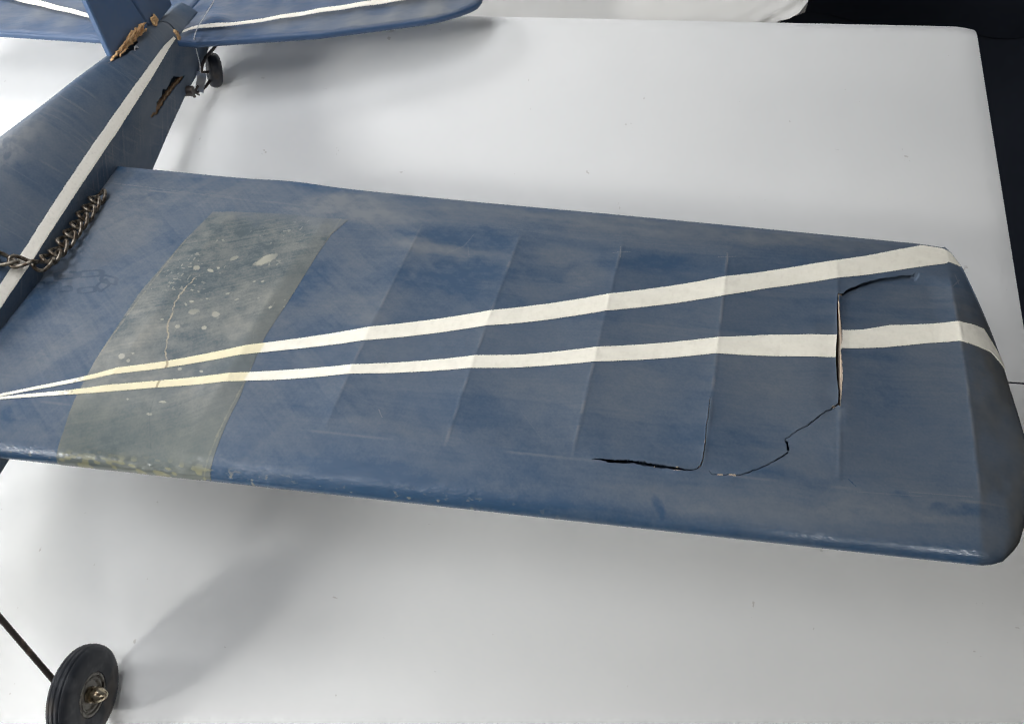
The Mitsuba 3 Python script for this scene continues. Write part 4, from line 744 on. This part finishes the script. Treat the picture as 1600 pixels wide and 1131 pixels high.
br.vertices[:, 2] += 0.0010 * np.sin(br.vertices[:, 1] * 500)
ax_ = np.array([.0, .78, .62]); ax_ /= np.linalg.norm(ax_); nrm = np.array([.75, -.38, .55]); nrm -= ax_ * (nrm @ ax_); nrm /= np.linalg.norm(nrm)
M = np.eye(4); M[:3, 0] = np.cross(ax_, nrm); M[:3, 1] = ax_; M[:3, 2] = nrm; M[:3, 3] = (.0205, .4300, -.0330); br.apply_transform(M)
obj(TK + '__bracket', posed(br), 'bright_metal', smooth=30)
obj(TK + '__hook', posed(tube([(.0200,.4250,-.0340), (.0200,.4190,-.0350), (.0200,.4131,-.0369), (.0203,.4150,-.0390)], .0011)), 'dark_wire', smooth=50)
obj(TK + '__hook', posed(tube([(.0200,.4170,-.0355), (.0205,.4210,-.0412)], .0010, sub=1)), 'dark_wire', smooth=50)
cl = trimesh.creation.cylinder(.0048, .008, sections=24); M = trimesh.transformations.euler_matrix(0, math.pi / 2, math.radians(15)); M[:3, 3] = (.0195, .4105, -.0300); cl.apply_transform(M)
obj(TK + '__clamp', posed(cl), 'dark_wire', smooth=30)
# thin pale thread hanging over the tailplane edge
obj(PL + '__thread', posed(tube([(.0520,.4720,.0560), (.0489,.4532,.0430), (.0425,.4433,.0340), (.0385,.4275,.0268), (.0375,.4205,.0215), (.0340,.4264,.0190), (.0300,.4288,.0066), (.0260,.4313,-.0126), (.0220,.4334,-.0230), (.0205,.4360,-.0270)], .00042, sec=8)), 'thread_white', smooth=60)

# ------------------------------------------------------------------ the chain lying over the fuselage and along the wing root
CH = [(.0180,.0960,.0665), (.0320,.1060,.0570), (.0428,.1157,.0475), (.0524,.1236,.0400), (.0577,.1265,.0362), (.0640,.1290,.0345), (.0685,.1350,.0297), (.0669,.1432,.0264), (.0648,.1548,.0220), (.0625,.1674,.0201), (.0603,.1792,.0180), (.0575,.1918,.0158), (.0545,.2052,.0134), (.0512,.2187,.0108), (.0492,.2262,.0092), (.0484,.2295,.0082)]
from scipy.interpolate import CubicSpline
CP_ = np.array(CH); sd = np.r_[0, np.cumsum(np.linalg.norm(np.diff(CP_, axis=0), axis=1))]
path = lambda d: np.stack([np.interp(d, sd, CP_[:, c]) for c in range(3)], -1)
PITCHL, LL, LW, WR = 0.0114, 0.0172, 0.0106, 0.00135
UPN = np.array([.45, -.10, .88])
nlinks = int((sd[-1] - 0.004) / PITCHL)
for kk in range(nlinks):
    d0 = sd[-1] - 0.006 - kk * PITCHL
    c = path(np.array(d0)); c = c + (np.array([.0012, 0, -.0030]) if c[1] > 0.135 else 0); tng = path(np.array(d0 + .005)) - path(np.array(d0 - .005)); tng /= np.linalg.norm(tng)
    up = UPN - tng * (UPN @ tng); up /= np.linalg.norm(up); sdv = np.cross(tng, up)
    th = np.linspace(0, 2 * math.pi, 41)
    lx = (LL / 2 - LW / 2) * np.clip(np.cos(th) * 3, -1, 1) + LW / 2 * np.cos(th) * 0.9; ly = LW / 2 * np.sin(th)
    roll = math.radians(30 + 8 * math.sin(kk * 2.3)); ang = roll + lx / (LL / 2) * math.radians(45)
    pts = c + lx[:, None] * tng + (ly * np.cos(ang))[:, None] * sdv + (ly * np.sin(ang))[:, None] * up
    lk = tube(np.concatenate([pts[:-1], pts[:1]]), WR, sec=12, sub=1)
    obj('chain__link', posed(lk), 'old_steel', smooth=60)
tag('chain', 'tarnished steel curb chain lying across the fuselage and down along the wing root', 'chain')
tag(PL, 'worn blue model airplane with white stripes, torn wing covering and broken tail', 'model airplane')
